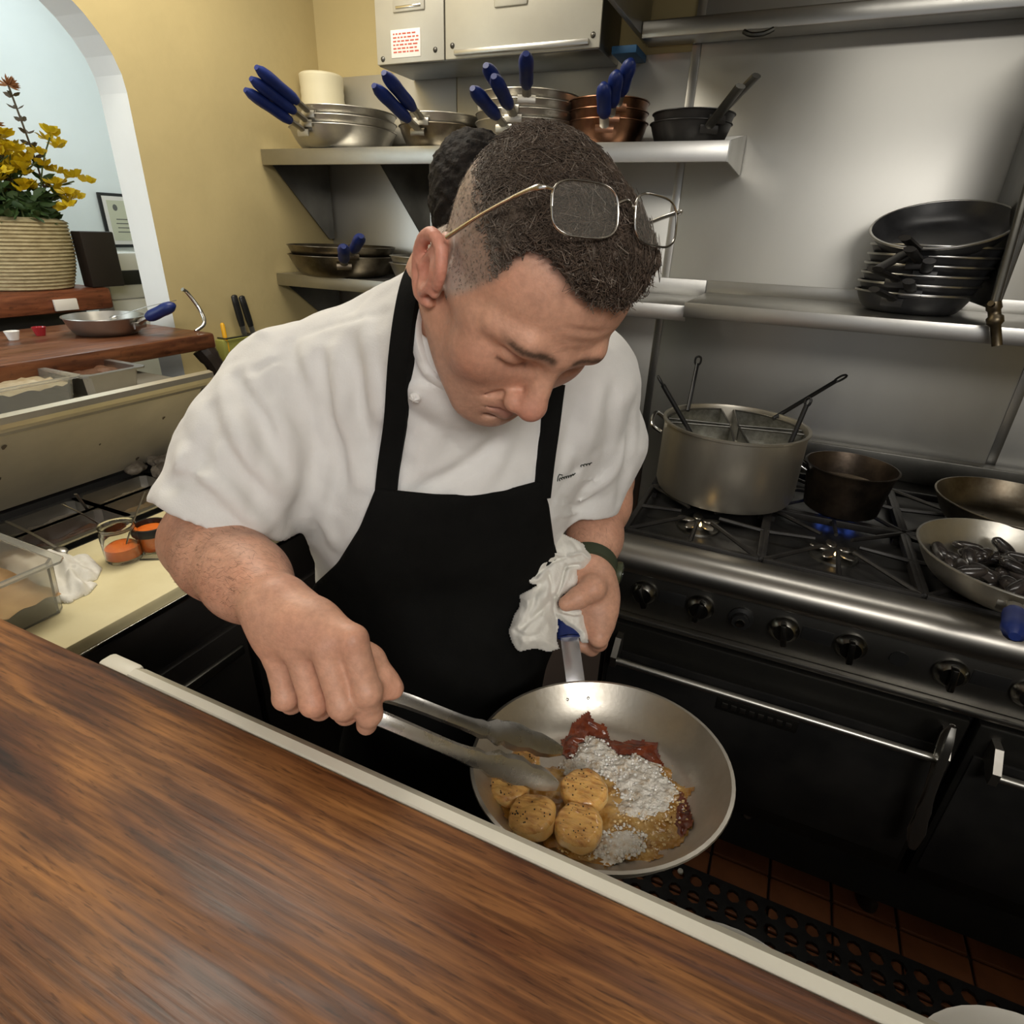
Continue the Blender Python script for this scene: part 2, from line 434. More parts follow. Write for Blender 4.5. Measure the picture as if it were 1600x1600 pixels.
def head_sdf():
    s = SDF(); e = lambda c, r, k=.012, op='u', R=HR: s.ell(hl(*c), r, R, k, op)
    c = lambda a, b, ra, rb, k=.008, op='u': s.cone(hl(*a), hl(*b), ra, rb, k, op)
    e((0, -.010, .034), (.077, .095, .077))
    e((0, .022, .048), (.071, .071, .062), .02)                    # forehead
    e((0, .030, -.030), (.064, .066, .086), .03)                   # face mass
    for q in (-1, 1):
        c((q * .058, -.004, -.055), (q * .024, .070, -.098), .020, .018, .03)   # jaw
        e((q * .044, .058, -.026), (.026, .026, .030), .022)       # cheek
        c((q * .058, .045, .004), (q * .064, .012, -.006), .013, .012, .018)    # cheekbone arch
    e((0, .078, -.100), (.026, .022, .019), .018)                  # chin
    e((0, .072, -.066), (.038, .028, .030), .018)                  # muzzle
    for q in (-1, 1):
        c((q * .008, .090, .022), (q * .034, .085, .028), .0105, .0105, .012)   # brow ridge
        c((q * .034, .085, .028), (q * .056, .064, .020), .0105, .009, .012)
        e((q * .033, .098, .003), (.019, .016, .012), .010, 's')   # eye socket
        e((q * .033, .0755, .004), (.0155, .0145, .0135), .004)    # closed lids over the eyeball
        c((q * .021, .0900, -.0030), (q * .043, .0862, -.0030), .0012, .0008, .004, 's')   # lash line
        c((q * .020, .0925, .0125), (q * .047, .083, .0135), .0014, .001, .004, 's')     # lid crease
    c((0, .089, .014), (0, .112, -.026), .0085, .0115, .012)       # nose
    e((0, .1135, -.034), (.0135, .0125, .0125), .009)
    for q in (-1, 1):
        e((q * .0135, .1025, -.040), (.0085, .0115, .0095), .006)
        e((q * .0075, .1065, -.0485), (.0042, .0065, .004), .003, 's')
        c((q * .022, .0945, -.043), (q * .037, .079, -.070), .0018, .0006, .007, 's')    # nasolabial fold
        c((q * .032, .080, -.078), (q * .030, .076, -.094), .0016, .001, .007, 's')
        c((q * .0, .0985, -.0595), (q * .022, .089, -.0635), .0062, .003, .006)         # upper lip
        c((q * .0, .0965, -.0735), (q * .020, .088, -.069), .0068, .003, .006)          # lower lip
        c((0, .1040, -.0663), (q * .014, .0990, -.0660), .0020, .0020, .002, 's'); c((q * .014, .0990, -.0660), (q * .030, .0880, -.0715), .0020, .0016, .003, 's')
    c((-.014, .092, -.084), (.014, .092, -.084), .003, .003, .01, 's')                  # chin groove
    for u in (.050, .062):                                         # faint forehead furrows
        c((-.03, .097 - (u - .05) * .35, u), (.03, .097 - (u - .05) * .35, u), .0009, .0009, .006, 's')
    for q in (-1, 1):                                              # ears
        R = np.stack([HS * .93 * q + HF * -.37, HF * .93 + HS * .37 * q, HU]); R = np.stack([r / np.linalg.norm(r) for r in R])
        e((q * .083, -.008, -.014), (.0075, .021, .031), .008, 'u', R)
        e((q * .0845, -.010, .002), (.0055, .019, .020), .006, 'u', R)
        hel = [(.086, .010, .006), (.089, .006, .024), (.091, -.008, .034), (.093, -.024, .029), (.093, -.031, .012), (.090, -.029, -.008), (.086, -.020, -.024), (.083, -.008, -.032), (.080, .004, -.026)]
        hel = smooth_line([(q * a, b + .004, d * .95 - .014) for a, b, d in hel], 24)
        s.chain([hl(*p) for p in hel], np.linspace(.0042, .0058, len(hel)), .003)
        c((q * .088, -.012, .008), (q * .088, -.016, -.020), .0035, .004, .005)          # antihelix
        c((q * .088, -.016, -.020), (q * .085, -.002, -.032), .004, .003, .005)
        e((q * .0925, -.003, -.015), (.0065, .0095, .0135), .004, 's', R)                 # concha
        c((q * .083, .012, -.020), (q * .083, .011, -.012), .005, .004, .004)             # tragus
    # neck
    c((0, -.030, -.030), (0, -.052, -.095), .058, .060, .03)
    s.cone(hl(0, -.052, -.095), NB, .060, .066, .03)
    s.cone(hl(0, -.015, -.085), NB + front * .02 - np.array([0, 0, .02]), .042, .055, .03)
    return s

def finger(s, pts, rad, k=.004):
    P = [np.asarray(p) for p in pts]; s.chain(P, rad, k)
    for p, r in zip(P[1:-1], rad[1:-1]): s.ell(p, (r * 1.07,) * 3, None, .004)

def arm_r_sdf():
    s = SDF()
    s.chain([RS, RS + (RE - RS) * .5, RE], [.062, .058, .050], .02)
    fo = RE + (RW - RE) * .28
    s.chain([RE, fo, RE + (RW - RE) * .65, RW], [.046, .049, .041, .031], .03)
    # hand: wrist, metacarpals, fingers wrapping the tongs
    kn = [frompx(433, 1030, .585), frompx(466, 1018, .568), frompx(508, 1010, .556), frompx(551, 1000, .554)]   # little .. index
    for p, r in zip(kn, (.0125, .0135, .0145, .0145)):
        s.chain([RW + (p - RW) * .12, RW + (p - RW) * .55, p], [.026, .021, r], .016)
    finger(s, [kn[0], frompx(446, 1090, .588), frompx(456, 1098, .622), frompx(478, 1080, .635)], [.0125, .0115, .0105, .0095])
    finger(s, [kn[1], frompx(490, 1098, .572), frompx(500, 1106, .612), frompx(524, 1090, .628)], [.0135, .0125, .0115, .010])
    finger(s, [kn[2], frompx(535, 1102, .560), frompx(541, 1112, .600), frompx(560, 1098, .622)], [.0145, .013, .012, .0105])
    finger(s, [kn[3], frompx(574, 1080, .560), frompx(577, 1115, .578), frompx(573, 1132, .592)], [.0145, .0132, .0118, .0105])
    finger(s, [RW + (kn[3] - RW) * .35 + _f * .016, frompx(575, 1035, .592), frompx(600, 1066, .590), frompx(616, 1077, .590)], [.019, .0155, .0125, .0095], .012)
    s.ell(frompx(621, 1071, .586), (.005, .003, .006), None, .002)
    return s

def arm_l_sdf():
    s = SDF()
    s.chain([LS, LS + (LE - LS) * .5, LE], [.060, .056, .048], .02)
    s.chain([LE, LE + (LW - LE) * .3, LE + (LW - LE) * .7, LW], [.046, .048, .040, .031], .03)
    kn = [frompx(946, 936, .892), frompx(946, 956, .884), frompx(943, 976, .880), frompx(935, 996, .876)]
    for p in kn: s.chain([LW, LW + (p - LW) * .6, p], [.028, .023, .0145], .018)
    s.ell(frompx(918, 922, .894), (.028, .026, .026), None, .02)
    ends = [(917, 966), (915, 982), (912, 996), (908, 1008)]
    for p, (x, y), dd in zip(kn, ends, (.931, .928, .924, .918)):
        a = frompx(x + 16, y + 4, dd)
        finger(s, [p, p + (a - p) * .5 + _r * .006 + _f * .004, a, frompx(x - 8, y - 2, dd - .004)], [.0145, .013, .012, .0105])
    finger(s, [frompx(934, 908, .884), frompx(926, 919, .858), frompx(904, 934, .848), frompx(885, 943, .846)], [.020, .0165, .0135, .0115], .012)
    return s

def torso_sdf(g=0.0):
    s = SDF()
    s.chain([RS - lat * .0, MID + np.array([0, 0, .035]) + front * -.02, LS], [.078 + g, .088 + g, .078 + g], .04)
    s.cone(NB - np.array([0, 0, .022]), MID + np.array([0, 0, .02]), .072 + g, .10 + g, .05)
    s.ell(MID + np.array([0, 0, -.115]) - front * .005, (.195 + g, .135 + g, .19 + g), TR, .05)
    s.ell(MID + np.array([0, 0, -.30]) - front * .055, (.185 + g, .130 + g, .19 + g), TR, .06)
    s.ell(MID + np.array([0, 0, -.44]) - front * .095, (.185 + g, .125 + g, .15 + g), TR, .06)
    return s
import time as _t
Q = 1.0
_t0 = _t.time()
def lap(n): pass
SKIN = mat('skin', (.86, .86, .86), .46, 0, (1, 1, 1), 160, bump=.16, bscale=420, sss=.12, vcol=True, detail=3)
def skin_tone(V):
    base = np.array([.66, .36, .245]); c = np.tile(base, (len(V), 1))
    L = to_head(V); s_, f_, u_ = L.T
    inh = np.linalg.norm(L, axis=1) < .17
    n = vnoise(V, 40.)[:, None]
    c *= (.86 + .22 * n + .10 * (vnoise(V, 210.)[:, None] - .5))
    mott = sstep(.45, .8, vnoise(V + 3.1, 26.))[:, None] * .35; c = c * (1 - mott) + c * np.array([1.06, .90, .86]) * mott
    def blend(w, col):
        nonlocal c
        c = c * (1 - w[:, None]) + np.array(col) * w[:, None]
    blob = lambda p, r: np.exp(-((L - np.array(p)) ** 2).sum(1) / r ** 2) * inh
    blend(.75 * blob((0, .118, -.034), .020), (.66, .27, .20))          # nose
    blend(.65 * np.maximum(blob((.046, .06, -.03), .03), blob((-.046, .06, -.03), .03)), (.62, .28, .19))
    ear = sstep(.078, .086, np.abs(s_)) * (np.abs(u_) < .045) * inh
    blend(.75 * ear, (.70, .30, .22))
    lips = np.maximum(blob((0, .10, -.066), .012), np.maximum(blob((.012, .096, -.066), .009), blob((-.012, .096, -.066), .009)))
    blend(np.clip(lips * 1.1, 0, .8), (.44, .19, .15))
    bd = sstep(-.045, -.08, u_) * sstep(.0, .03, f_) * inh                # beard shadow
    blend(.28 * bd, (.36, .25, .20))
    for q in (-1, 1):                                                      # eyebrows, eye lines
        t = np.clip((s_ * q - .010) / .042, 0, 1); yy = .026 + .007 * np.sin(t * 2.6) - .004 * t
        w = np.exp(-((u_ - yy) / .0042) ** 2) * sstep(.005, .013, s_ * q) * sstep(.060, .046, s_ * q) * (f_ > .04) * inh
        blend(np.clip(w * (.75 + .6 * vnoise(V, 600.)), 0, .92), (.07, .045, .032))
        w = np.exp(-((u_ + .0015) / .0022) ** 2) * (np.abs(s_ * q - .033) < .015) * (f_ > .06) * inh
        blend(.7 * w, (.12, .06, .04))
        blend(.35 * blob((q * .030, .084, -.010), .014), (.42, .20, .14))
    # clipped grey sides fading into the hair
    w = hair_mask(L)[1] * inh * (1 - ear)
    gcol = sstep(.0, .072, u_)[:, None]; gcol = np.array([.46, .40, .35]) * (1 - gcol) + np.array([.13, .10, .08]) * gcol
    w = (w * (.62 + .3 * vnoise(V, 900.)))[:, None]; c = c * (1 - w) + gcol * w
    return c
def hair_mask(L):                                                          # (long hair weight, clipped hair weight) in head coordinates
    s_, f_, u_ = L.T; a = np.abs(s_)
    fb_top = np.interp(a, [0, .012, .026, .038, .045, .056, .07], [.083, .083, .076, .064, .055, .046, .045])
    fb_side = np.interp(u_, [-.04, -.02, .006, .05, .078, .09], [.010, .020, .032, .050, .048, .046])
    k = sstep(.070, .088, u_)
    fb = np.where(a > .05, fb_side * (1 - k) + fb_top * k, np.where(u_ > .070, fb_top, -.02))
    edge = sstep(-.003, .008, fb - f_)
    edge = edge * sstep(-.075, -.055, u_ + .0 * f_) * np.where((u_ < -.02) & (f_ > -.02), 0, 1)
    long_ = sstep(.052, .100, u_ + .012 * sstep(.02, .07, f_))
    return edge * long_, edge
chef = thing('person', 'chef in white jacket and black apron leaning over the frying pan', 'person', (-.45, .78, 0))
def child(o): o.parent = chef; o.matrix_parent_inverse = Matrix.Translation(Vector(chef.location)).inverted(); return o
HSDF = head_sdf(); ARS = arm_r_sdf(); ALS = arm_l_sdf(); TOR = torso_sdf(-.012)
def bnd(s, pad=.02):
    c = np.array([o[1] for o in s.ops if o[0] == 'u']); r = np.array([o[2] for o in s.ops if o[0] == 'u'])[:, None]
    return (c - r).min(0) - pad, (c + r).max(0) + pad
parts = [surface_nets(HSDF, *bnd(HSDF), .0019 * Q), surface_nets(ARS, *bnd(ARS), .0025 * Q), surface_nets(ALS, *bnd(ALS), .0025 * Q), surface_nets(TOR, *bnd(TOR), .01)]
lap('skin nets')
body = child(mesh_obj('body', parts, SKIN, None, skin_tone))

lap('body')
# ---- jacket
UPZ = np.array([0, 0, 1.])
def sleeve(pts, rad, hem_n, rim=.012):
    c = SDF().chain(pts, rad, .03); e = A3(pts[-1]); n = A3(hem_n / np.linalg.norm(hem_n))
    def fn(P):
        d = c(P); pl = (P - e) @ n
        o = np.maximum(d, pl)
        return np.maximum(o, -np.maximum(d + rim, -(pl + .014)))
    pc = np.mean(pts, 0)
    return fn, pc, max(np.linalg.norm(np.array(p) - pc) + r for p, r in zip(pts, rad))
def jacket_base(sleeves=True):
    s = torso_sdf(.012)
    s.cone(NB - UPZ * .018 - front * .015, RS + lat * .03 + UPZ * .012, .080, .070, .05)
    if sleeves:
        hr = frompx(347, 808, .735)
        fn, c, r = sleeve([RS, RS + (hr - RS) * .45, hr], [.088, .092, .082], (hr - RS) + np.array([0, 0, -.10]))
        s.func(fn, 'u', c, r, .025)
        hm, he = frompx(928, 690, .91), frompx(917, 794, .95)
        fn, c, r = sleeve([LS, hm, he], [.084, .074, .052], he - hm, .009)
        s.func(fn, 'u', c, r, .03)
    return s
JB = jacket_base()
FOLDS = [  # pixel polyline, height (+ ridge, - groove), width
 ([(455, 527), (521, 507), (608, 486)], -.0024, .004), ([(391, 584), (444, 556)], -.0022, .004),
 ([(447, 537), (472, 625), (496, 695), (481, 765), (463, 815)], -.011, .012), ([(524, 548), (535, 625), (552, 695), (566, 755)], .0065, .013),
 ([(570, 508), (582, 580), (594, 650)], .005, .012), ([(500, 560), (512, 640), (527, 720), (520, 790)], -.006, .011), ([(548, 530), (560, 610), (575, 690)], -.004, .01),
 ([(370, 592), (400, 645), (424, 690), (444, 738)], -.008, .011), ([(388, 592), (430, 646), (462, 690)], .006, .010), ([(350, 600), (372, 670), (395, 720)], .005, .013),
 ([(304, 744), (349, 766), (390, 808), (428, 846)], .007, .010), ([(262, 762), (290, 748), (335, 768)], -.005, .010),
 ([(330, 640), (318, 700), (300, 742)], -.006, .014), ([(345, 690), (380, 750), (420, 800)], -.005, .012), ([(290, 700), (282, 745)], .005, .012),
 ([(460, 800), (472, 870), (488, 905)], -.006, .010), ([(505, 800), (520, 850)], .005, .012), ([(478, 810), (490, 870)], .004, .008),
 ([(768, 690), (740, 720), (690, 748), (650, 764)], -.005, .012), ([(700, 640), (668, 700), (645, 755)], .004, .014), ([(790, 690), (770, 730), (745, 765)], .004, .012),
 ([(655, 420), (600, 450), (545, 470)], .003, .016), ([(480, 470), (440, 500), (400, 530)], .004, .014), ([(560, 450), (520, 480)], -.003, .012),
 ([(990, 640), (980, 720), (966, 785)], -.005, .010), ([(930, 620), (925, 680), (905, 740)], .004, .014), ([(960, 600), (955, 670), (940, 730)], -.0045, .012), ([(895, 640), (885, 700), (870, 745)], -.003, .012), ([(975, 690), (955, 740), (920, 770)], .005, .01), ([(880, 780), (905, 795), (930, 775)], -.004, .008),
 ([(866, 788), (898, 786), (922, 774), (932, 752), (900, 750)], .0028, .0032), ([(866, 806), (895, 803), (912, 792)], .0028, .0032)]
def add_folds(s, base):
    for line, hgt, wid in FOLDS:
        pts = [base.march(x, y) for x, y in smooth_line([(a, b, 0) for a, b in line], 10)[:, :2]]
        pts = [A3(p) for p in pts if p is not None]
        if len(pts) < 2: continue
        n = len(pts); w = np.sin(np.linspace(.25, math.pi - .25, n)) ** .7 if n > 2 else np.ones(n)
        def fn(P, pts=pts, hgt=hgt, wid=wid, w=w):
            best = np.full(len(P), 9., np.float32); am = np.zeros(len(P), np.float32)
            for i in range(len(pts) - 1):
                ab = pts[i + 1] - pts[i]; q = P - pts[i]; t = np.clip(q @ ab / (ab @ ab + 1e-9), 0, 1)
                d = np.linalg.norm(q - t[:, None] * ab, axis=1); m = d < best
                best = np.where(m, d, best); am = np.where(m, w[i] + (w[i + 1] - w[i]) * t, am)
            return -2.0 * hgt * am * np.exp(-(best / (wid * .85)) ** 2)
        c = np.mean(pts, 0); r = max(np.linalg.norm(p - c) for p in pts) + 2.5 * wid
        s.func(fn, 'd', c, r)
def poly_sd(x, y, poly):                                                   # signed distance to a polygon, negative inside
    P = np.array(poly, float); d = np.full(len(x), 1e9); ins = np.zeros(len(x), bool)
    for i in range(len(P)):
        a, b = P[i], P[(i + 1) % len(P)]; e = b - a
        t = np.clip(((x - a[0]) * e[0] + (y - a[1]) * e[1]) / (e @ e), 0, 1)
        d = np.minimum(d, np.hypot(x - a[0] - t * e[0], y - a[1] - t * e[1]))
        c = ((a[1] > y) != (b[1] > y)) & (x < (b[0] - a[0]) * (y - a[1]) / (b[1] - a[1] + 1e-12) + a[0]); ins ^= c
    return np.where(ins, -d, d)
ax_ = hl(0, -.045, -.085) - NB; ax_ /= np.linalg.norm(ax_)
JK = jacket_base(); add_folds(JK, JB)
FLAP = [(627, 599), (704, 597), (850, 640), (850, 900), (619, 900)]
def flap(P):                                                               # the overlapping front panel of the double-breasted jacket
    x, y, w = to_px(P); d = poly_sd(x, y, FLAP) * w / FPX
    return -.0045 * sstep(.002, -.002, d) * (((P - MID) @ front) > .02)
JK.func(flap, 'd', MID + front * .1, .35)
def hem_cut(e, n, r=.125):
    n = n / np.linalg.norm(n); e = A3(e); c = A3(e + n * .075)
    JK.func(lambda P: np.maximum(-((P - e) @ A3(n)), np.linalg.norm(P - c, axis=1) - r), 's', c, r, 0)
HEM_R = frompx(347, 808, .735); hem_cut(HEM_R, (HEM_R - RS) + np.array([0, 0, -.10]))
JK.func(lambda P: .0030 * wob(P, 38.) + .0012 * wob(P, 95.), 'd')
for (px_, py_, dp_), rad_, amp_, fq_, dv_ in (((478, 700, .70), .085, .0075, 150., lat * .9 - UPZ * .35), ((400, 690, .68), .075, .0060, 170., lat * .8 + UPZ * .5), ((545, 640, .68), .075, .0050, 190., lat), ((350, 770, .68), .060, .0060, 160., UPZ * .8 + lat * .5), ((940, 710, .80), .080, .0060, 180., lat * .8 - UPZ * .4), ((700, 700, .66), .080, .0035, 170., lat * .7 + UPZ * .7), ((520, 480, .70), .080, .0035, 150., lat * .5 - front * .8)):
    c_ = A3(frompx(px_, py_, dp_))
    JK.func(lambda P, c_=c_, rad_=rad_, amp_=amp_, fq_=fq_, dv_=dv_: -amp_ * np.exp(-((P - c_) ** 2).sum(1) / rad_ ** 2) * pleat(P, dv_, fq_), 'd', c_, rad_ * 2)
NECKHOLE = SDF().cone(NB - ax_ * .03, hl(0, -.045, -.06), .066, .080, 0)
JK.func(lambda P: NECKHOLE(P), 's', NB, .25, .006)
CLOTH = mat('white cotton', (.80, .79, .77), .85, 0, (.74, .73, .71), 12, bump=.12, bscale=500, sheen=.2)
lo, hi = bnd(JB, .02)
jacket = child(mesh_obj('jacket', [surface_nets(JK, lo, hi, .0042 * Q)], CLOTH))
lap('jacket')
# collar band
ax = hl(0, -.045, -.085) - NB; ax /= np.linalg.norm(ax)
cm = frame(NB - ax * .016, ax, front)
def ring_band(m4, r0, r1, h, th, a0, a1, tilt=0.0, n=40):
    vs = []
    for k in range(n + 1):
        a = a0 + (a1 - a0) * k / n
        for r, z in ((r0, 0), (r0 + th, 0), ((r0 + r1) / 2 + th * 1.2, h * .5), (r1 + th, h), (r1 + th * .5, h + th * .6), (r1, h), ((r0 + r1) / 2, h * .5)):
            vs.append((r * math.cos(a) * 1.06, r * math.sin(a), z + tilt * math.cos(a)))
    fs = []
    for k in range(n):
        for p in range(7): fs.append([k * 7 + p, k * 7 + (p + 1) % 7, (k + 1) * 7 + (p + 1) % 7, (k + 1) * 7 + p])
    fs += [list(range(7)), list(range(n * 7, n * 7 + 7))[::-1]]
    return MB().add(xf(np.array(vs), m4), fs)
collar = ring_band(cm, .0730, .0690, .046, .004, math.radians(14), math.radians(346), -.008).build('collar', CLOTH, None, 50)
child(collar); collar.parent = jacket
# visible turned edge of the stand collar beside the jaw
low = [(668, 436), (650, 470), (642, 505), (644, 545), (660, 585), (692, 610)]; top_ = [(684, 440), (668, 474), (658, 508), (664, 545), (682, 578), (706, 600)]
cp = []
for (xa, ya), (xb, yb) in zip(smooth_line([(a, b, 0) for a, b in low], 20)[:, :2], smooth_line([(a, b, 0) for a, b in top_], 20)[:, :2]):
    p = JB.march(xa, ya)
    if p is None: continue
    dp = to_px(p)[2]; cp.append((p + _f * .012, frompx(xa, ya, dp - .006), frompx((xa + xb) / 2, (ya + yb) / 2, dp - .010), frompx(xb, yb, dp - .006), frompx(xb + 2, yb, dp + .002), frompx((xa + xb) / 2 + 4, (ya + yb) / 2, dp + .012)))
k = len(cp); ob = MB().add(np.array(cp).reshape(-1, 3), [[i * 6 + a, i * 6 + (a + 1) % 6, (i + 1) * 6 + (a + 1) % 6, (i + 1) * 6 + a] for i in range(k - 1) for a in range(6)] + [list(range(6)), list(range((k - 1) * 6, k * 6))[::-1]])
child(ob.build('collar_edge', CLOTH, None, 60)).parent = jacket
btn = JK.march(650, 619); bn = JK.normal(btn)
b = MB().ball(btn + bn * .002, (.0062, .0062, .0042), 14, 8, frame((0, 0, 0), bn)); 
for k in range(3):
    a = k * math.pi / 3; t = frame(btn + bn * .002, bn)
    b.tube([xf(np.array([[.0055 * math.cos(a) * c_, .0055 * math.sin(a) * c_, .0045 * math.sqrt(max(0, 1 - c_ * c_ * .9))]]), t)[0] for c_ in np.linspace(-1, 1, 9)], .0011, 6)
child(b.build('button', CLOTH, None, 60)).parent = jacket
# embroidery on the breast
def surf_line(s, pts, off=.0012): return [p + s.normal(p) * off for p in (s.march(x, y) for x, y in pts) if p is not None]
THREAD = mat('dark green thread', (.012, .02, .012), .8)
em = MB()
def script_line(x0, y0, x1, y1, n, amp, seed):
    r = random.Random(seed); out = []
    for k in range(n * 4 + 1):
        t = k / (n * 4); out.append((x0 + (x1 - x0) * t + 1.2 * math.sin(k * 1.57 + 1), y0 + (y1 - y0) * t + amp * math.sin(k * 1.5) * (.6 + .6 * r.random())))
    return out
for ln in (script_line(872, 749, 897, 741, 7, 2.2, 1), [(870, 752), (871, 745), (873, 741), (878, 742)], script_line(906, 727, 923, 724, 4, 1.8, 2)):
    pts = surf_line(JK, ln); em.tube(pts, .0007, 5)
child(em.build('embroidery', THREAD, None, 60)).parent = jacket
lap('bits')
# ---- apron
APR = [(620, 766), (680, 772), (735, 773), (790, 765), (846, 750), (858, 790), (866, 850), (885, 905), (925, 1000), (960, 1100), (985, 1400), (300, 1400), (360, 1150), (425, 1040), (470, 960), (492, 912), (527, 880), (562, 824), (588, 760)]
AB = jacket_base(False)
bel = MID + UPZ * -.40 + front * .0
AB.chain([bel, bel - UPZ * .28, bel - UPZ * .50], [.150, .160, .165], .06)
def apron_region(P):
    x, y, w = to_px(P); d = poly_sd(x, np.minimum(y, 1390), APR) * w / FPX
    return np.maximum(np.maximum(d, -((P - MID) @ front) - .02), .50 - P[:, 2])
AP = SDF(); AP.func(lambda P: AB(P) - .0125, 'u', MID - UPZ * .3, .7); 
AP.func(lambda P: .010 * wob(P * np.array([1, 1, .3], np.float32), 30.), 'd'); AP.func(apron_region, 'i', MID - UPZ * .3, .7)
APRON = mat('black cotton', (.0055, .0055, .0052), .95, 0, (.008, .008, .0075), 14, bump=.1, bscale=400, spec=.12)
lo2, hi2 = bnd(AB, .03)
apron = child(mesh_obj('apron', [surface_nets(AP, lo2, hi2, .006 * Q)], APRON))
def ribbon(s, pts, half, th=.0030, off=.003, extra=None):
    P = [s.march(x, y) if len(q_) == 2 else np.array(q_[2]) for q_ in pts for x, y in [q_[:2]]]
    P = [p for p in P if p is not None]; P = smooth_line(P, 30); N = np.array([s.normal(p) for p in P]); T = np.gradient(P, axis=0); T /= np.linalg.norm(T, axis=1)[:, None]
    for _ in range(4): N[1:-1] = (N[:-2] + N[1:-1] * 2 + N[2:]) / 4
    N /= np.linalg.norm(N, axis=1)[:, None]
    vs = []
    for p, n_, t in zip(P, N, T):
        bnm = np.cross(n_, t); bnm /= np.linalg.norm(bnm)
        for u, v in ((-half, -.010), (-half, th), (0, th + .001), (half, th), (half, -.010)): vs.append(p + bnm * u + n_ * (off + v))
    k = len(P); fs = [[i * 5 + a, i * 5 + (a + 1) % 5, (i + 1) * 5 + (a + 1) % 5, (i + 1) * 5 + a] for i in range(k - 1) for a in range(5)]
    fs += [list(range(5)), list(range((k - 1) * 5, k * 5))[::-1]]
    return MB().add(vs, fs)
for pts in ([(604, 785), (611, 720), (624, 640), (633, 560), (643, 490), (655, 440), (673, 408)], [(840, 775), (846, 720), (853, 670), (858, 630), (862, 600)]):
    st = ribbon(JB, pts, .0125, off=.009).build('strap', APRON, None, 50); child(st).parent = apron
# ---- trousers, shoes
TB = SDF(); pel = MID - UPZ * .44 - front * .10
TB.ell(pel, (.18, .13, .13), TR, .03)
for q in (-1, 1):
    hip = pel + lat * .095 * q - UPZ * .06; foot = pel + lat * .12 * q; foot[2] = .05
    TB.chain([hip, (hip + foot) / 2 + front * .015, foot], [.105, .080, .070], .04)
child(mesh_obj('trousers', [surface_nets(TB, *bnd(TB), .012)], APRON))
for q in (-1, 1):
    foot = pel + lat * .12 * q; foot[2] = .042
    sh = SDF().cone(foot - front * .05, foot + front * .15 - UPZ * .008, .046, .040, 0)
    sh.func(lambda P: .003 - P[:, 2], 'i')
    child(mesh_obj('shoe', [surface_nets(sh, *bnd(sh), .008)], BLACK))

lap('apron, trousers')
# ---- hair: a matted cap plus thousands of short curling locks
def hair_tone(base, V):
    n = vnoise(V, 55.); g = vnoise(V, 240.)
    c = np.array(base)[None, :] * (.55 + .9 * n)[:, None]
    return c * (1 - .35 * g[:, None]) + .35 * g[:, None] * np.array([.16, .135, .11])
HC = SDF()
def hair_thick(P, L, lg): return .001 + lg * (.0035 + .010 * sstep(-.03, .075, L[:, 1])) * (.75 + .5 * vnoise(P, 130.))
def cap(P, c=None, cr=0.):
    L = to_head(P); lg, ed = hair_mask(L)
    return np.maximum(HSDF(P, c, cr) - hair_thick(P, L, lg), (.50 - lg) * .03)
cap.cull = 1
HC.func(cap, 'u', H0, .2)
HAIR = mat('dark brown hair', (1, 1, 1), .55, 0, (.8, .8, .8), 300, vcol=True, spec=.35, bump=.5, bscale=500)
hcap = surface_nets(HC, H0 - .18, H0 + .18, .0022)
Vh, Fh = parts[0]; Lh = to_head(Vh); lgm, edm = hair_mask(Lh)
eps = .002
def grads(V): return np.stack([HSDF(V + eps * a) - HSDF(V - eps * a) for a in np.eye(3)], 1)
rg = np.random.default_rng(5)
earless = ~((np.abs(Lh[:, 0]) > .0765) & (Lh[:, 1] > -.045) & (Lh[:, 2] < .03))
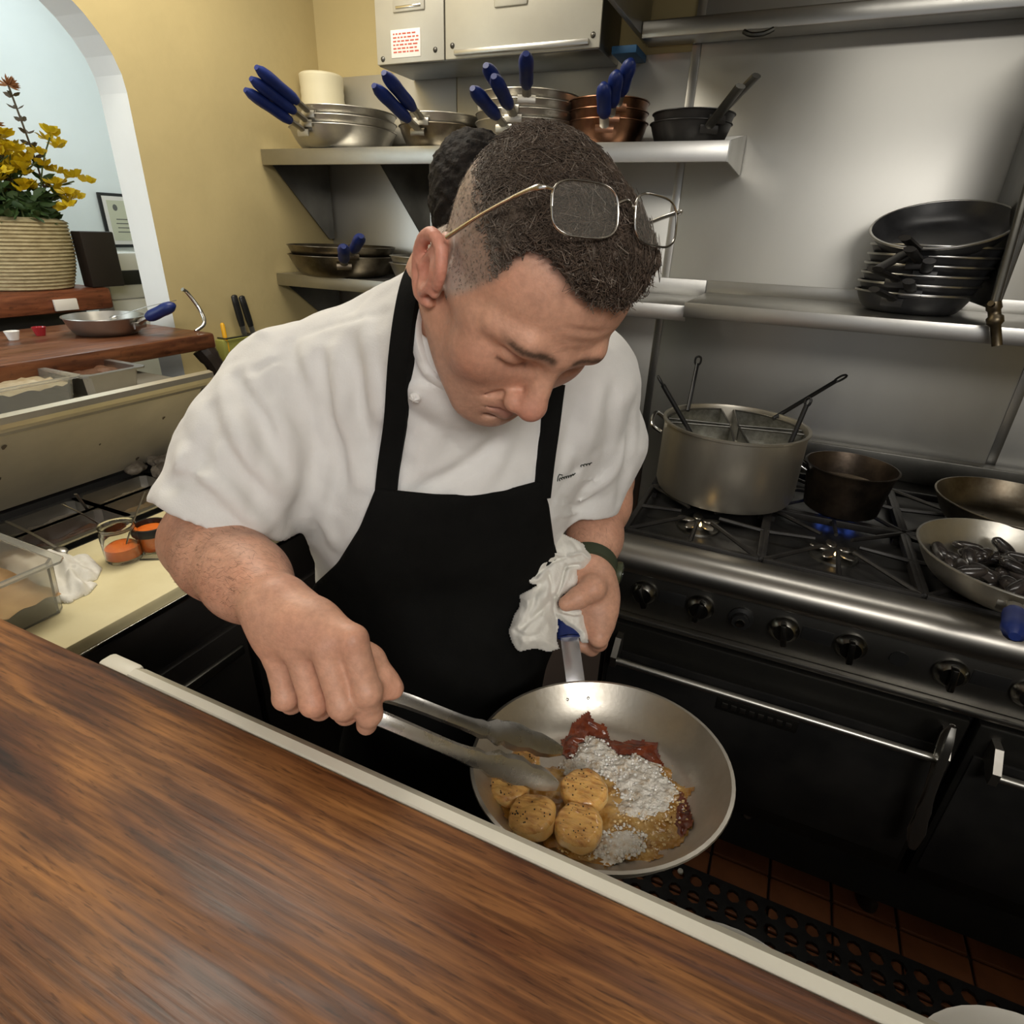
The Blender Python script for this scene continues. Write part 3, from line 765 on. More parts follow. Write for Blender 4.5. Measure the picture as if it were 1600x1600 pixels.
def locks(weight, n, ln, rad, curl, fwd, lift):
    w = weight * (np.linalg.norm(Lh, axis=1) < .18) * earless; w = w / w.sum()
    idx = rg.choice(len(Vh), n, p=w); R0 = Vh[idx] + rg.normal(size=(n, 3)) * .0006
    N = grads(R0); N /= np.linalg.norm(N, axis=1)[:, None] + 1e-9
    lgw = lgm[idx]
    ph = vnoise(R0, 60.) * 6.28 * 2
    comb = HF[None] * fwd + HS[None] * np.sin(ph)[:, None] * .5 + HU[None] * np.cos(ph)[:, None] * .25 + rg.normal(size=(n, 3)) * .35
    T = comb - (comb * N).sum(1)[:, None] * N; T /= np.linalg.norm(T, axis=1)[:, None] + 1e-9
    B = np.cross(N, T)
    L_ = ln * (.35 + .65 * lgw) * (.7 + .6 * rg.random(n)); K = 5; pts = []
    h0 = np.where(lgw > .4, hair_thick(R0, to_head(R0), lgw), 0) * (.6 + .45 * rg.random(n))
    for k in range(K):
        t = k / (K - 1); a = t * curl * (.6 + .8 * rg.random(n)) + rg.random(n) * .4
        pts.append(R0 + N * (h0 + L_ * lift * np.sin(t * 1.9) * .6)[:, None] + T * (L_ * t * np.cos(a * .7))[:, None] + B * (L_ * t * np.sin(a) * .7 * np.where(rg.random(n) > .5, 1, -1))[:, None])
    P = np.stack(pts, 1); D_ = np.gradient(P, axis=1); D_ /= np.linalg.norm(D_, axis=2)[..., None] + 1e-9
    X = np.cross(D_, N[:, None]); X /= np.linalg.norm(X, axis=2)[..., None] + 1e-9; Y = np.cross(D_, X)
    taper = np.array([1, 1, .9, .7, .25])[None, :, None]; V = []
    for j in range(3):
        t = 2 * math.pi * j / 3; V.append(P + (X * math.cos(t) + Y * math.sin(t)) * rad * taper)
    V = np.stack(V, 2).reshape(-1, 3)
    b = (np.arange(n) * K * 3)[:, None, None, None] + (np.arange(K - 1) * 3)[None, :, None, None]
    j = np.arange(3)[None, None, :, None]; j2 = (np.arange(3)[None, None, :, None] + 1) % 3
    F = np.concatenate([b + j, b + j2, b + 3 + j2, b + 3 + j], 3).reshape(-1, 4)
    grey = rg.random(n); col = (np.where(grey[:, None] < .10, np.array([.26, .215, .175]), np.array([.105, .074, .054])) * lgw[:, None] + np.array([.20, .165, .135]) * (1 - lgw[:, None])) * (.65 + .7 * rg.random((n, 1)))
    return V, F, np.repeat(col, K * 3, 0)
Va, Fa, Ca = locks(lgm ** .5 * (edm > .5), 17000, .0125, .00048, 4.2, .7, .32)
Vb, Fb, Cb = locks(np.clip(edm - lgm, 0, 1) * (edm > .4), 9000, .0070, .00012, .8, .1, .12)
def htone(V):
    n0 = len(hcap[0]); return np.concatenate([hair_tone((.100, .070, .052), V[:n0]), Ca, Cb])
child(mesh_obj('hair', [hcap, (Va, Fa), (Vb, Fb)], HAIR, None, htone))
lap('hair')

# ---- fine hair on the forearms
def arm_hair(V, S, A_, B_, n):
    ab = B_ - A_; t = (V - A_) @ ab / (ab @ ab); w = sstep(.05, .3, t) * sstep(1.05, .85, t); w = w / w.sum()
    R0 = V[rg.choice(len(V), n, p=w)]; e = .003
    N = np.stack([S(R0 + e * a) - S(R0 - e * a) for a in np.eye(3)], 1); N /= np.linalg.norm(N, axis=1)[:, None] + 1e-9
    d = ab / np.linalg.norm(ab) + rg.normal(size=(n, 3)) * .45 + np.cross(N, ab / np.linalg.norm(ab)) * .5; d -= (d * N).sum(1)[:, None] * N; d /= np.linalg.norm(d, axis=1)[:, None]
    L_ = (.006 + .007 * rg.random(n))[:, None]; b = np.cross(N, d) * .00009
    P = [R0, R0 + d * L_ * .5 + N * .0012, R0 + d * L_ + N * .0010]
    Vv = np.stack([P[0] - b, P[0] + b, P[1] - b, P[1] + b, P[2] - b * .3, P[2] + b * .3], 1).reshape(-1, 3); k = (np.arange(n) * 6)[:, None]
    return Vv, np.concatenate([k + np.array([[0, 1, 3, 2]]), k + np.array([[2, 3, 5, 4]])], 0)
ah = [arm_hair(parts[1][0], ARS, RE, RW, 2600), arm_hair(parts[2][0], ALS, LE, LW, 1500)]
child(mesh_obj('arm_hair', ah, mat('fine dark hair', (.05, .032, .022), .6)))['kind'] = 'stuff'
# ------------------------------------------------------------------ bar in the foreground
def wood_mat(name, c1, c2, c3, sx, rough, scale=1.0, along_y=False):
    m = bpy.data.materials.new(name); m.use_nodes = True; nt = m.node_tree; n = nt.nodes; l = nt.links; b = n['Principled BSDF']
    tc = n.new('ShaderNodeTexCoord')
    def noise(st, sc, det=8, dist=0.0):
        mp = n.new('ShaderNodeMapping'); mp.inputs['Scale'].default_value = (st[1], st[0], st[2]) if along_y else st; l.new(tc.outputs['Object'], mp.inputs['Vector'])
        q = n.new('ShaderNodeTexNoise'); q.inputs['Scale'].default_value = sc * scale; q.inputs['Detail'].default_value = det; q.inputs['Distortion'].default_value = dist
        l.new(mp.outputs[0], q.inputs['Vector']); return q.outputs['Fac']
    big = noise((sx * 1.5, 8, 8), .8, 5, .9); fine = noise((sx * 9, 210, 60), 1.0, 8, .3); mid = noise((sx * 5, 34, 30), 1.0, 10, .8); pores = noise((sx * 46, 420, 90), 1.0, 3)
    r1 = n.new('ShaderNodeValToRGB'); e = r1.color_ramp.elements
    e[0].position = .33; e[0].color = (*c1, 1); e[1].position = .60; e[1].color = (*c3, 1); x = e.new(.45); x.color = (*c2, 1)
    ad = n.new('ShaderNodeMix'); ad.data_type = 'FLOAT'; ad.inputs[0].default_value = .35; l.new(big, ad.inputs[2]); l.new(mid, ad.inputs[3]); l.new(ad.outputs[0], r1.inputs['Fac'])
    r2 = n.new('ShaderNodeValToRGB'); r2.color_ramp.elements[0].position = .36; r2.color_ramp.elements[0].color = (.42, .36, .32, 1); r2.color_ramp.elements[1].position = .62; r2.color_ramp.elements[1].color = (1.12, 1.08, 1.0, 1)
    l.new(fine, r2.inputs['Fac'])
    mx = n.new('ShaderNodeMix'); mx.data_type = 'RGBA'; mx.blend_type = 'MULTIPLY'; mx.inputs['Factor'].default_value = .85
    l.new(r1.outputs[0], mx.inputs[6]); l.new(r2.outputs[0], mx.inputs[7])
    r3 = n.new('ShaderNodeValToRGB'); r3.color_ramp.elements[0].position = .30; r3.color_ramp.elements[0].color = (.45, .42, .40, 1); r3.color_ramp.elements[1].position = .42; r3.color_ramp.elements[1].color = (1, 1, 1, 1)
    l.new(pores, r3.inputs['Fac'])
    m2 = n.new('ShaderNodeMix'); m2.data_type = 'RGBA'; m2.blend_type = 'MULTIPLY'; m2.inputs['Factor'].default_value = .8
    l.new(mx.outputs[2], m2.inputs[6]); l.new(r3.outputs[0], m2.inputs[7]); l.new(m2.outputs[2], b.inputs['Base Color']); b.inputs['Specular IOR Level'].default_value = .38
    mr = n.new('ShaderNodeMapRange'); mr.inputs['From Min'].default_value = .35; mr.inputs['From Max'].default_value = .65; mr.inputs['To Min'].default_value = rough; mr.inputs['To Max'].default_value = rough + .22
    l.new(mid, mr.inputs['Value']); l.new(mr.outputs[0], b.inputs['Roughness'])
    bp = n.new('ShaderNodeBump'); bp.inputs['Strength'].default_value = .16; bp.inputs['Distance'].default_value = .002; l.new(fine, bp.inputs['Height']); l.new(bp.outputs[0], b.inputs['Normal'])
    return m
BARWOOD = wood_mat('bar wood', (.045, .018, .012), (.15, .056, .022), (.42, .19, .062), 1.0, .34)
REDWOOD = wood_mat('red wood', (.11, .030, .014), (.20, .060, .028), (.28, .10, .045), .9, .35, 1.0, True)
bar = thing('bar_counter', 'brown varnished wooden bar counter in the foreground', 'counter', (0, 0, 0))
MB().box((-1.70, -.55, 1.028), (1.6, .305, 1.07), .004).build('bar_top', BARWOOD, bar)
DARKPANEL = mat('dark laminate', (.018, .016, .015), .45, 0, (.03, .027, .025), 6)
bb = MB().box((-1.70, -.35, 0), (1.6, .06, 1.027)); bb.box((-.88, .06, .84), (1.6, .43, .872)); bb.build('bar_base', DARKPANEL, bar)
tr = MB(); prof = [(.3055, 1.030), (.3055, 1.064), (.3075, 1.0690), (.3170, 1.0700), (.3190, 1.0685), (.3285, 1.0600), (.3300, 1.056), (.3300, 1.030)]
x0, x1, k = -.615, 1.6, len(prof)
tr.add([(x0, y, z) for y, z in prof] + [(x1, y, z) for y, z in prof], [[i, (i + 1) % k, k + (i + 1) % k, k + i] for i in range(k)] + [list(range(k))[::-1], list(range(k, 2 * k))])
CREAM = mat('cream painted trim', (.74, .71, .60), .42, 0, (.68, .65, .55), 9)
tro = tag(tr.build('edge_trim', CREAM, None, 25), 'cream rounded edging strip along the back of the bar', 'trim')
ec = MB().box((-.672, .3062, 1.050), (-.6155, .3292, 1.0665), .006)
ec.build('end_cap', CREAM, tro)

def plate(label, x, y, z, r):
    t = MB().lathe([(.0005, .004), (r * .62, .004), (r * .97, .020), (r, .023), (r, .026), (r * .96, .026), (r * .6, .009), (.0005, .009)], 48)
    o = t.build('plate', WHITE, None, 40, (x, y, z)); o['label'] = label; o['category'] = 'plate'; o['group'] = 'white plates under the bar'; return o
plate('white round plate under the bar, next to the frying pan', .085, .316, .8725, .125)
plate('white round plate under the bar at the right corner', .348, .355, .8725, .125)

# ------------------------------------------------------------------ gas range
RNG = thing('gas_range', 'black and steel gas range with two ovens behind the chef', 'range', (.5, 1.6, 0))
def rp(mb, name, m, par=None, smooth=35):
    o = mb.build(name, m, None, smooth); o.parent = par or RNG
    if par is None: o.matrix_parent_inverse = Matrix.Translation(RNG.location).inverted()
    return o
ENAMEL = mat('black enamel', (.010, .010, .010), .30, 0, (.018, .017, .016), 8, rough2=.42, bump=.03, bscale=30)
OVEN = mat('oven door steel', (.060, .058, .052), .33, .85, (.035, .034, .031), 4, bump=.03, bscale=20, rough2=.42)
RAIL = mat('range rail steel', (.40, .385, .355), .27, 1.0, (.28, .265, .24), 4, (.5, 1, 1), .05, 40, rough2=.4)
PANEL = mat('range panel steel', (.20, .195, .18), .36, 1.0, (.12, .115, .105), 5, rough2=.46)
RX0, RX1 = -.262, 1.26
rp(MB().box((RX0, 1.20, .10), (RX1, 2.045, .885)), 'body', ENAMEL)
rp(MB().box((RX0, 1.205, .885), (RX1, 2.045, .905), .002), 'cooktop', ENAMEL)
for x in (RX0 + .05, .5, RX1 - .05):
    for y in (1.26, 1.98): rp(MB().lathe([(.0005, 0), (.022, 0), (.022, .02), (.016, .03), (.016, .105), (.0005, .105)], 14, Matrix.Translation((x, y, 0))), 'leg', STEEL_DARK)
prof = [(1.222, .905), (1.222, .928), (1.212, .931), (1.185, .930), (1.160, .922), (1.147, .905), (1.145, .885), (1.150, .868), (1.165, .858), (1.19, .855), (1.205, .855)]
k = len(prof); b = MB().add([(RX0, y, z) for y, z in prof] + [(RX1, y, z) for y, z in prof], [[i, (i + 1) % k, k + (i + 1) % k, k + i] for i in range(k)] + [list(range(k))[::-1], list(range(k, 2 * k))])
rp(b, 'front_rail', RAIL, None, 50)
rp(MB().box((RX0, 1.186, .738), (RX1, 1.205, .857), .002), 'control_panel', PANEL)
rp(MB().box((RX0, 1.170, .724), (RX1, 1.21, .7375), .003), 'panel_lip', RAIL)
KN = mat('dark knob metal', (.34, .33, .30), .26, 1.0, (.10, .095, .085), 10)
def knob(x, par=None):
    m4 = frame((x, 1.186, .803), (0, -1, 0))
    o = rp(MB().lathe([(.0005, 0), (.030, 0), (.031, .006), (.026, .015), (.020, .020), (.0005, .021)], 24, m4), 'knob', KN)
    g = MB().box((-.006, -.026, .012), (.006, .026, .034), .003, m4 @ Matrix.Rotation(random.uniform(-.5, .5), 4, 'Z'))
    o2 = g.build('knob_grip', KN); o2.parent = o
for i in range(5):
    for dx in (0, .127): knob(-.176 + .302 * i + dx)
    xa = -.176 + .302 * i
    rp(MB().box((xa + .034, 1.1845, .790), (xa + .094, 1.187, .822), .0008), 'slot', BLACK)
    xb = xa + .215
    if i % 2 == 0:
        o = rp(MB().lathe([(.0005, 0), (.026, 0), (.026, .006), (.018, .009), (.018, .022), (.0005, .024)], 20, frame((xb, 1.186, .803), (0, -1, 0))), 'thermostat_dial', BLACK)
        g = MB().lathe([(.0005, .024), (.010, .024), (.009, .027), (.0005, .028)], 14, frame((xb, 1.186, .803), (0, -1, 0))).build('dial_cap', CHROME); g.parent = o
    else: rp(MB().lathe([(.0005, .0), (.017, 0), (.017, .002), (.0005, .002)], 18, frame((xb, 1.1855, .803), (0, -1, 0))), 'panel_hole', BLACK)
for xa, xb in ((-.245, .487), (.501, 1.245)):
    d = MB().box((xa, 1.166, .253), (xb, 1.200, .716), .006)
    door = rp(d, 'oven_door', OVEN)
    def dp(mb, n, m, s=40): o = mb.build(n, m, None, s); o.parent = door; return o
    dp(MB().box((xa + .012, 1.1615, .300), (xb - .012, 1.1665, .640), .002), 'door_skin', ENAMEL)
    h = MB().tube([(xa + .03, 1.118, .642), (xb - .03, 1.118, .642)], .0085, 12); dp(h, 'handle', STEEL)
    for x in (xa + .034, xb - .034):
        dp(MB().prism([(1.166, .690), (1.140, .690), (1.108, .655), (1.108, .628), (1.122, .626), (1.150, .640), (1.166, .640)], .014, Matrix(((0, 0, 1, x - .007), (1, 0, 0, 0), (0, 1, 0, 0), (0, 0, 0, 1)))), 'handle_bracket', RAIL, 0)
    if xa < 0:
        npl = dp(MB().box((.030, 1.158, .560), (.205, 1.162, .594), .0015), 'nameplate', OVEN)
        for q in range(8):
            o = MB().box((.043 + q * .0195, 1.1562, .570), (.043 + q * .0195 + .0125, 1.1582, .584), .0008).build('letter', PANEL); o.parent = door
kp = rp(MB().box((RX0 + .01, 1.225, .10), (RX1 - .01, 1.235, .25)), 'kick_plate', ENAMEL)
rp(MB().lathe([(.0005, 0), (.011, 0), (.009, .012), (.0005, .014)], 14, frame((.165, 1.198, .232), (0, -1, 0))), 'hinge_pin', STEEL)
# burners and grates
def grate(cx, cy):
    g = MB(); z0, z1 = .918, .936; h = .147
    for s in (-1, 1):
        g.box((cx - h, cy + s * h - .006, z0), (cx + h, cy + s * h + .006, z1), .002); g.box((cx + s * h - .006, cy - h, z0), (cx + s * h + .006, cy + h, z1), .002)
    for q in range(8):
        a = q * math.pi / 4; c, s = math.cos(a), math.sin(a); m = h / max(abs(c), abs(s))
        g.tube([(cx + c * .045, cy + s * .045, z1 + .004), (cx + c * m, cy + s * m, z1 - .004)], [.0045, .0055], 6)
    for s in ((-1, -1), (1, -1), (-1, 1), (1, 1)): g.box((cx + s[0] * (h - .01) - .006, cy + s[1] * (h - .01) - .006, .905), (cx + s[0] * (h - .01) + .006, cy + s[1] * (h - .01) + .006, z0))
    rp(g, 'grate', IRON)
    b = MB().lathe([(.0005, .905), (.052, .905), (.050, .910), (.030, .913), (.028, .921), (.0005, .923)], 24, Matrix.Translation((cx, cy, 0)))
    bo = rp(b, 'burner', STEEL_DARK)
    st = MB()
    for q in range(5):
        a = q * 2 * math.pi / 5 + .5; p = Matrix.Translation((cx + .032 * math.cos(a), cy + .032 * math.sin(a), .9215)) @ Matrix.Rotation(a, 4, 'Z')
        st.ball((0, 0, 0), (.020, .012, .005), 12, 6) if False else st.lathe([(.0005, .003), (.9, .002), (1.0, 0), (.9, -.002), (.0005, -.003)], 14, p @ Matrix.Diagonal((.021, .012, 1, 1)))
    o = st.build('burner_star', RAIL); o.parent = bo
for i in range(5):
    for j in range(2): grate(-.100 + .302 * i, 1.375 + .305 * j)
rp(MB().box((RX0, 2.0, .905), (RX1, 2.045, .985), .003), 'backguard', STEEL_DARK)
FL = mat('gas flame', (.02, .05, .3), .5, emit=(.10, .22, 1.0, 1.6), alpha=.55)
for q in range(9):
    a = q * 2 * math.pi / 9; x, y = .215 + .035 * math.cos(a), 1.60 + .035 * math.sin(a)
    fo = MB().lathe([(.0005, 0), (.005, .004), (.006, .010), (.003, .020), (.0005, .028)], 8, frame((x, y, .924), (.5 * math.cos(a), .5 * math.sin(a), 1))).build('flame', FL)
    tag(fo, 'small blue gas flame burning under the dark sauce pot', 'flame', 'blue flames under the sauce pot')
for cx, cy in ((-.092, 1.338), (.20, 1.336)):
    g = MB().lathe([(.0005, 0), (.0028, .002), (.0028, .006), (.0005, .012)], 8, Matrix.Translation((cx, cy, .926)))
    tag(g.build('flame', mat('pilot flame', (.6, .3, .05), .5, emit=(1, .62, .2, 6))), 'tiny yellow pilot flame on the front %s burner of the range' % ('left' if cx < 0 else 'second'), 'flame')

# ------------------------------------------------------------------ pots and pans
def pan_profile(r, h, th=.003, rb=None):
    rb = rb or r * .72; o = [(.0005, 0), (rb, 0)]
    for t in np.linspace(.15, 1, 6): o.append((rb + (r - rb) * t ** .8, h * t ** 1.5 if t < 1 else h))
    i = [(q[0] - th * .75, q[1] + th) for q in o[1:]][::-1]
    return o + [(r + .0035, h + .001), (r + .003, h + .003), (r - .001, h + .0032)] + i[1:] + [(.0005, th)]
PANM = {}
def pan(name, label, cat, loc, r, h, az, body, grip=BLUE, hl_=.19, rise=.35, tilt=None, group=None, th=.003, rb=None, hm=None, bare=0.0):
    root = thing(name, label, cat, loc, group)
    root.matrix_world = Matrix.Translation(Vector(loc)) @ (tilt if tilt is not None else Matrix.Identity(4)) @ Matrix.Rotation(az, 4, 'Z')
    key = (r, h, body.name, th, rb)
    if key not in PANM:
        o = MB().lathe(pan_profile(r, h, th, rb), 48).build('pan_body', body, root, 40); PANM[key] = o.data
    else: o = bpy.data.objects.new('pan_body', PANM[key]); COL.objects.link(o); o.parent = root
    hm = hm or ALU
    a = np.array([r - .004, 0, h * .62]); dr = np.array([math.cos(math.atan(rise)), 0, math.sin(math.atan(rise))])
    p1 = a + np.array([.012, 0, .010]); p2 = p1 + dr * hl_ * .35; p3 = p1 + dr * hl_
    hd = MB().tube(smooth_line([a + [0, 0, -.004], p1, p2, p1 + dr * hl_ * (.95 if grip else 1.0)], 14), .0130, 8, True, ((0, 0, 1), .5)).build('handle', hm, root, 50)
    for s in (-1, 1):
        rv = MB().ball((r - .002 - .001, s * .014, h * .60), (.0045, .0055, .0055), 10, 6).build('rivet', CHROME); rv.parent = hd
    pl = MB().tube([(r + .001, -.024, h * .60), (r + .003, 0, h * .61), (r + .001, .024, h * .60)], .010, 8, True, ((1, 0, 0), .3)).build('handle_mount', body); pl.parent = hd
    if grip:
        G = [p1 + dr * hl_ * t for t in np.linspace(.22, 1.04, 9)]
        gr = MB().tube(G, [.0135, .0180, .0185, .0180, .0180, .0190, .0190, .0165, .0080], 12, True, ((0, 0, 1), .85)).build('grip', grip, root, 60)
    return root
AL2 = [ALU, ALU_DARK]
# upper shelf
SHZ = 1.766
def stack(name, base, x, y, z0, r, h, azs, mats, dz, labels, group, grip=BLUE, rise=.36, **kw):
    for i, (a, m_, lb) in enumerate(zip(azs, mats, labels)):
        pan('frying_pan', lb, 'pan', (x + random.uniform(-.003, .003), y, z0 + i * dz), r, h, math.radians(a), m_, grip, rise=rise, group=group, **kw)
g = 'frying pans on the upper wall shelf'
stack('', '', -1.475, 1.86, SHZ, .170, .060, (-97, -93, -89), (ALU, ALU, ALU), .024, ['aluminium frying pan, lowest of the three stacked at the left end of the upper shelf', 'aluminium frying pan, middle of the three stacked at the left end of the upper shelf', 'aluminium frying pan on top of the stack at the left end of the upper shelf'], g)
stack('', '', -1.105, 1.86, SHZ, .128, .058, (-92, -86), (ALU_DARK, ALU), .026, ['darkened frying pan, lower of two, second stack from the left on the upper shelf', 'aluminium frying pan, upper of two, second stack from the left on the upper shelf'], g)
stack('', '', -.815, 1.87, SHZ, .150, .060, (-92, -82, -86, -68), (ALU, ALU, ALU, ALU), .022, ['aluminium pan at the bottom of the tall stack behind the chef’s head', 'second pan from the bottom of the tall stack behind the chef’s head', 'third pan from the bottom of the tall stack behind the chef’s head', 'top pan of the tall stack behind the chef’s head'], g, rise=.30, hl_=.165)
stack('', '', -.575, 1.88, SHZ, .108, .060, (-78, -70, -62), (COPPERY, COPPERY, COPPERY), .024, ['copper coloured pan, lowest of three beside the black pans on the upper shelf', 'copper coloured pan, middle of three beside the black pans on the upper shelf', 'copper coloured pan, top of three beside the black pans on the upper shelf'], g, rise=.62, hl_=.120)
stack('', '', -.345, 1.88, SHZ, .104, .052, (-54, -46), (IRON, IRON), .022, ['black iron pan, lower of the pair at the right end of the upper shelf', 'black iron pan, upper of the pair at the right end of the upper shelf'], g, None, .50, hl_=.13, hm=STEEL_DARK)
# lower shelf
LSZ = 1.382
g = 'frying pans on the lower wall shelf'
stack('', '', -1.505, 1.84, LSZ, .185, .066, (-50, -42), (ALU_DARK, ALU_DARK), .030, ['large grimy pan, lower of two at the left end of the lower shelf', 'large grimy pan, upper of two at the left end of the lower shelf'], g, BLUE, .30)
stack('', '', -1.165, 1.86, LSZ, .125, .055, (-48, -40), (ALU, ALU), .022, ['aluminium pan, lower of two right of the grimy pans on the lower shelf', 'aluminium pan, upper of two right of the grimy pans on the lower shelf'], g, BLUE, .3)
# black non-stick stack over the range
g = 'black non-stick pans stacked over the range'
ords = ['lowest', 'second from the bottom', 'third from the bottom', 'fourth from the bottom', 'fifth from the bottom', 'sixth from the bottom']
NSM = mat('nonstick rim', (.55, .54, .52), .3, 1.0)
def rim_ring(root, r, h):
    MB().lathe([(r + .0040, h - .0005), (r + .0050, h + .0020), (r + .0040, h + .0042), (r - .0005, h + .0046), (r - .0015, h + .0034)], 48).build('rim', NSM, root, 60)
for i in range(6):
    az = (-115, -102, -120, -98, -108, -112)[i]
    p = pan('nonstick_pan', 'black non-stick pan, %s in the stack above the range' % ords[i], 'pan', (.272 + .004 * i, 1.885 + (0, .004, -.003, .003, -.002, 0)[i], 1.397 + .0215 * i), .128 + .0025 * i, .046, math.radians(az), NONSTICK, None, hl_=.13, rise=.18, hm=IRON, group=g)
    rim_ring(p, .128 + .0025 * i, .046)
tl = Matrix.Rotation(math.radians(21), 4, 'X') @ Matrix.Rotation(math.radians(-8), 4, 'Y')
p = pan('nonstick_pan', 'black non-stick pan tilted on top of the stack above the range', 'pan', (.290, 1.875, 1.397 + .0215 * 6 + .032), .146, .045, math.radians(-118), NONSTICK, None, hl_=.12, rise=.1, tilt=tl, hm=IRON, group=g)
rim_ring(p, .146, .045)

# stock pot with pasta baskets
pot = thing('stock_pot', 'large aluminium stock pot with pasta baskets on the back left of the range', 'pot', (-.072, 1.575, .937))
pr, ph = .176, .182
MB().lathe([(.0005, 0), (pr - .02, 0), (pr - .006, .006), (pr, .022), (pr, ph), (pr + .005, ph + .003), (pr + .005, ph + .008), (pr - .003, ph + .008), (pr - .005, ph), (pr - .005, .02), (.0005, .01)], 64).build('pot_body', mat('dull pot aluminium', (.66, .62, .53), .38, .9, (.52, .48, .40), 6, (1, 1, .4), .05, 60), pot, 40)
for a in (math.radians(168),):
    u = np.array([math.cos(a), math.sin(a), 0]); t = np.array([-math.sin(a), math.cos(a), 0])
    pts = [u * pr + t * .045 + [0, 0, .135], u * (pr + .03) + t * .042 + [0, 0, .15], u * (pr + .042) + [0, 0, .172], u * (pr + .03) - t * .042 + [0, 0, .15], u * pr - t * .045 + [0, 0, .135]]
    MB().tube(smooth_line(pts, 20), .006, 8).build('loop_handle', CHROME, pot, 60)
tag(MB().lathe([(.0005, 0), (pr - .0055, 0), (pr - .0055, .002), (.0005, .002)], 40).build('water', mat('cloudy pasta water', (.42, .40, .33), .12, 0, (.36, .34, .28), 10, bump=.2, bscale=30), None, 30, (-.072, 1.575, .937 + .135)), 'cloudy simmering water inside the big stock pot', 'water', None, 'stuff')
MESHM = mat('steel basket mesh', (.36, .36, .33), .35, .9, (.2, .2, .18), 60)
hands = [((1066, 670), (1028, 588)), ((1102, 640), (1092, 557)), ((1205, 695), (1265, 622)), ((1232, 664), (1322, 586))]
lb = ['left front', 'left back', 'right front', 'right back']
for q in range(4):
    a0 = math.radians((180, 90, 270, 0)[q] + 6 + 12); a1 = a0 + math.radians(78)
    bs = thing('pasta_basket', 'steel pasta basket with black handle, %s one of four in the stock pot' % lb[q], 'basket', (-.072, 1.575, .937), 'pasta baskets in the stock pot')
    rb = pr - .010; arcp = [(rb * math.cos(a0 + (a1 - a0) * t / 10), rb * math.sin(a0 + (a1 - a0) * t / 10)) for t in range(11)]
    am = (a0 + a1) / 2; outl = [(.016 * math.cos(am), .016 * math.sin(am))] + arcp
    k = len(outl); mb = MB()
    mb.add([(x, y, .03) for x, y in outl] + [(x, y, ph - .006) for x, y in outl] + [(x * .985 + .001 * math.cos(am), y * .985 + .001 * math.sin(am), ph - .006) for x, y in outl] + [(x * .985 + .001 * math.cos(am), y * .985 + .001 * math.sin(am), .032) for x, y in outl],
           [[i, (i + 1) % k, k + (i + 1) % k, k + i] for i in range(k)] + [[k + i, k + (i + 1) % k, 2 * k + (i + 1) % k, 2 * k + i] for i in range(k)] + [[2 * k + i, 2 * k + (i + 1) % k, 3 * k + (i + 1) % k, 3 * k + i] for i in range(k)] + [list(range(k))[::-1], list(range(3 * k, 4 * k))])
    mb.build('mesh_basket', MESHM, bs, 30)
    MB().tube([(x, y, ph - .004) for x, y in outl + [outl[0]]], .0028, 6).build('basket_rim', STEEL_DARK, bs, 60)
    (xa, ya), (xb, yb) = hands[q]
    pa = np.array([*(np.array(outl[6]) * .96), ph - .004]); dep = to_px(pa + np.array([-.072, 1.575, .937]))[2]
    out3 = at_depth(xb, yb, dep * (1.02 if q in (1, 3) else .97)) - np.array([-.072, 1.575, .937])
    dv = (out3 - pa); ln = np.linalg.norm(dv); dv /= ln; sd = np.cross(dv, [0, 0, 1.]); sd /= np.linalg.norm(sd)
    h = MB().tube([pa, pa + dv * ln * .86], .0058, 8)
    h.tube(smooth_line([pa + dv * ln * .82, pa + dv * ln * .88 + sd * .007, pa + dv * ln * .97 + sd * .007, pa + dv * ln, pa + dv * ln * .97 - sd * .007, pa + dv * ln * .88 - sd * .007, pa + dv * ln * .82], 20), .0030, 6)
    h.build('basket_handle', BLACK, bs, 60)
# dark sauce pot
sp = thing('sauce_pot', 'blackened sauce pot over a blue flame beside the stock pot', 'pot', (.214, 1.585, .940))
MB().lathe([(.0005, 0), (.072, 0), (.085, .008), (.098, .10), (.104, .116), (.106, .119), (.101, .120), (.094, .10), (.082, .012), (.0005, .006)], 48).build('pot_body', mat('burnt pan metal', (.10, .075, .055), .4, .9, (.02, .016, .013), 10, bump=.2, bscale=50), sp, 40)
pts = [(.098 * math.cos(a), .098 * math.sin(a), .10) for a in (2.9, 3.3)]
MB().tube(smooth_line([(-.098, .028, .098), (-.126, .026, .112), (-.132, 0, .118), (-.126, -.026, .112), (-.098, -.028, .098)], 16), .0042, 8).build('loop_handle', CHROME, sp, 60)
tag(MB().lathe([(.0005, 0), (.088, 0), (.088, .002), (.0005, .002)], 32).build('broth', mat('dark broth', (.07, .055, .04), .1, 0, (.11, .085, .06), 8), None, 30, (.214, 1.585, 1.005)), 'dark broth inside the blackened sauce pot', 'broth', None, 'stuff')
# wide dark pan at the back
pan('saute_pan', 'wide dark saute pan at the back right of the range', 'pan', (.585, 1.665, .940), .165, .065, math.radians(20), ALU_DARK, None, hl_=.2, hm=STEEL_DARK)
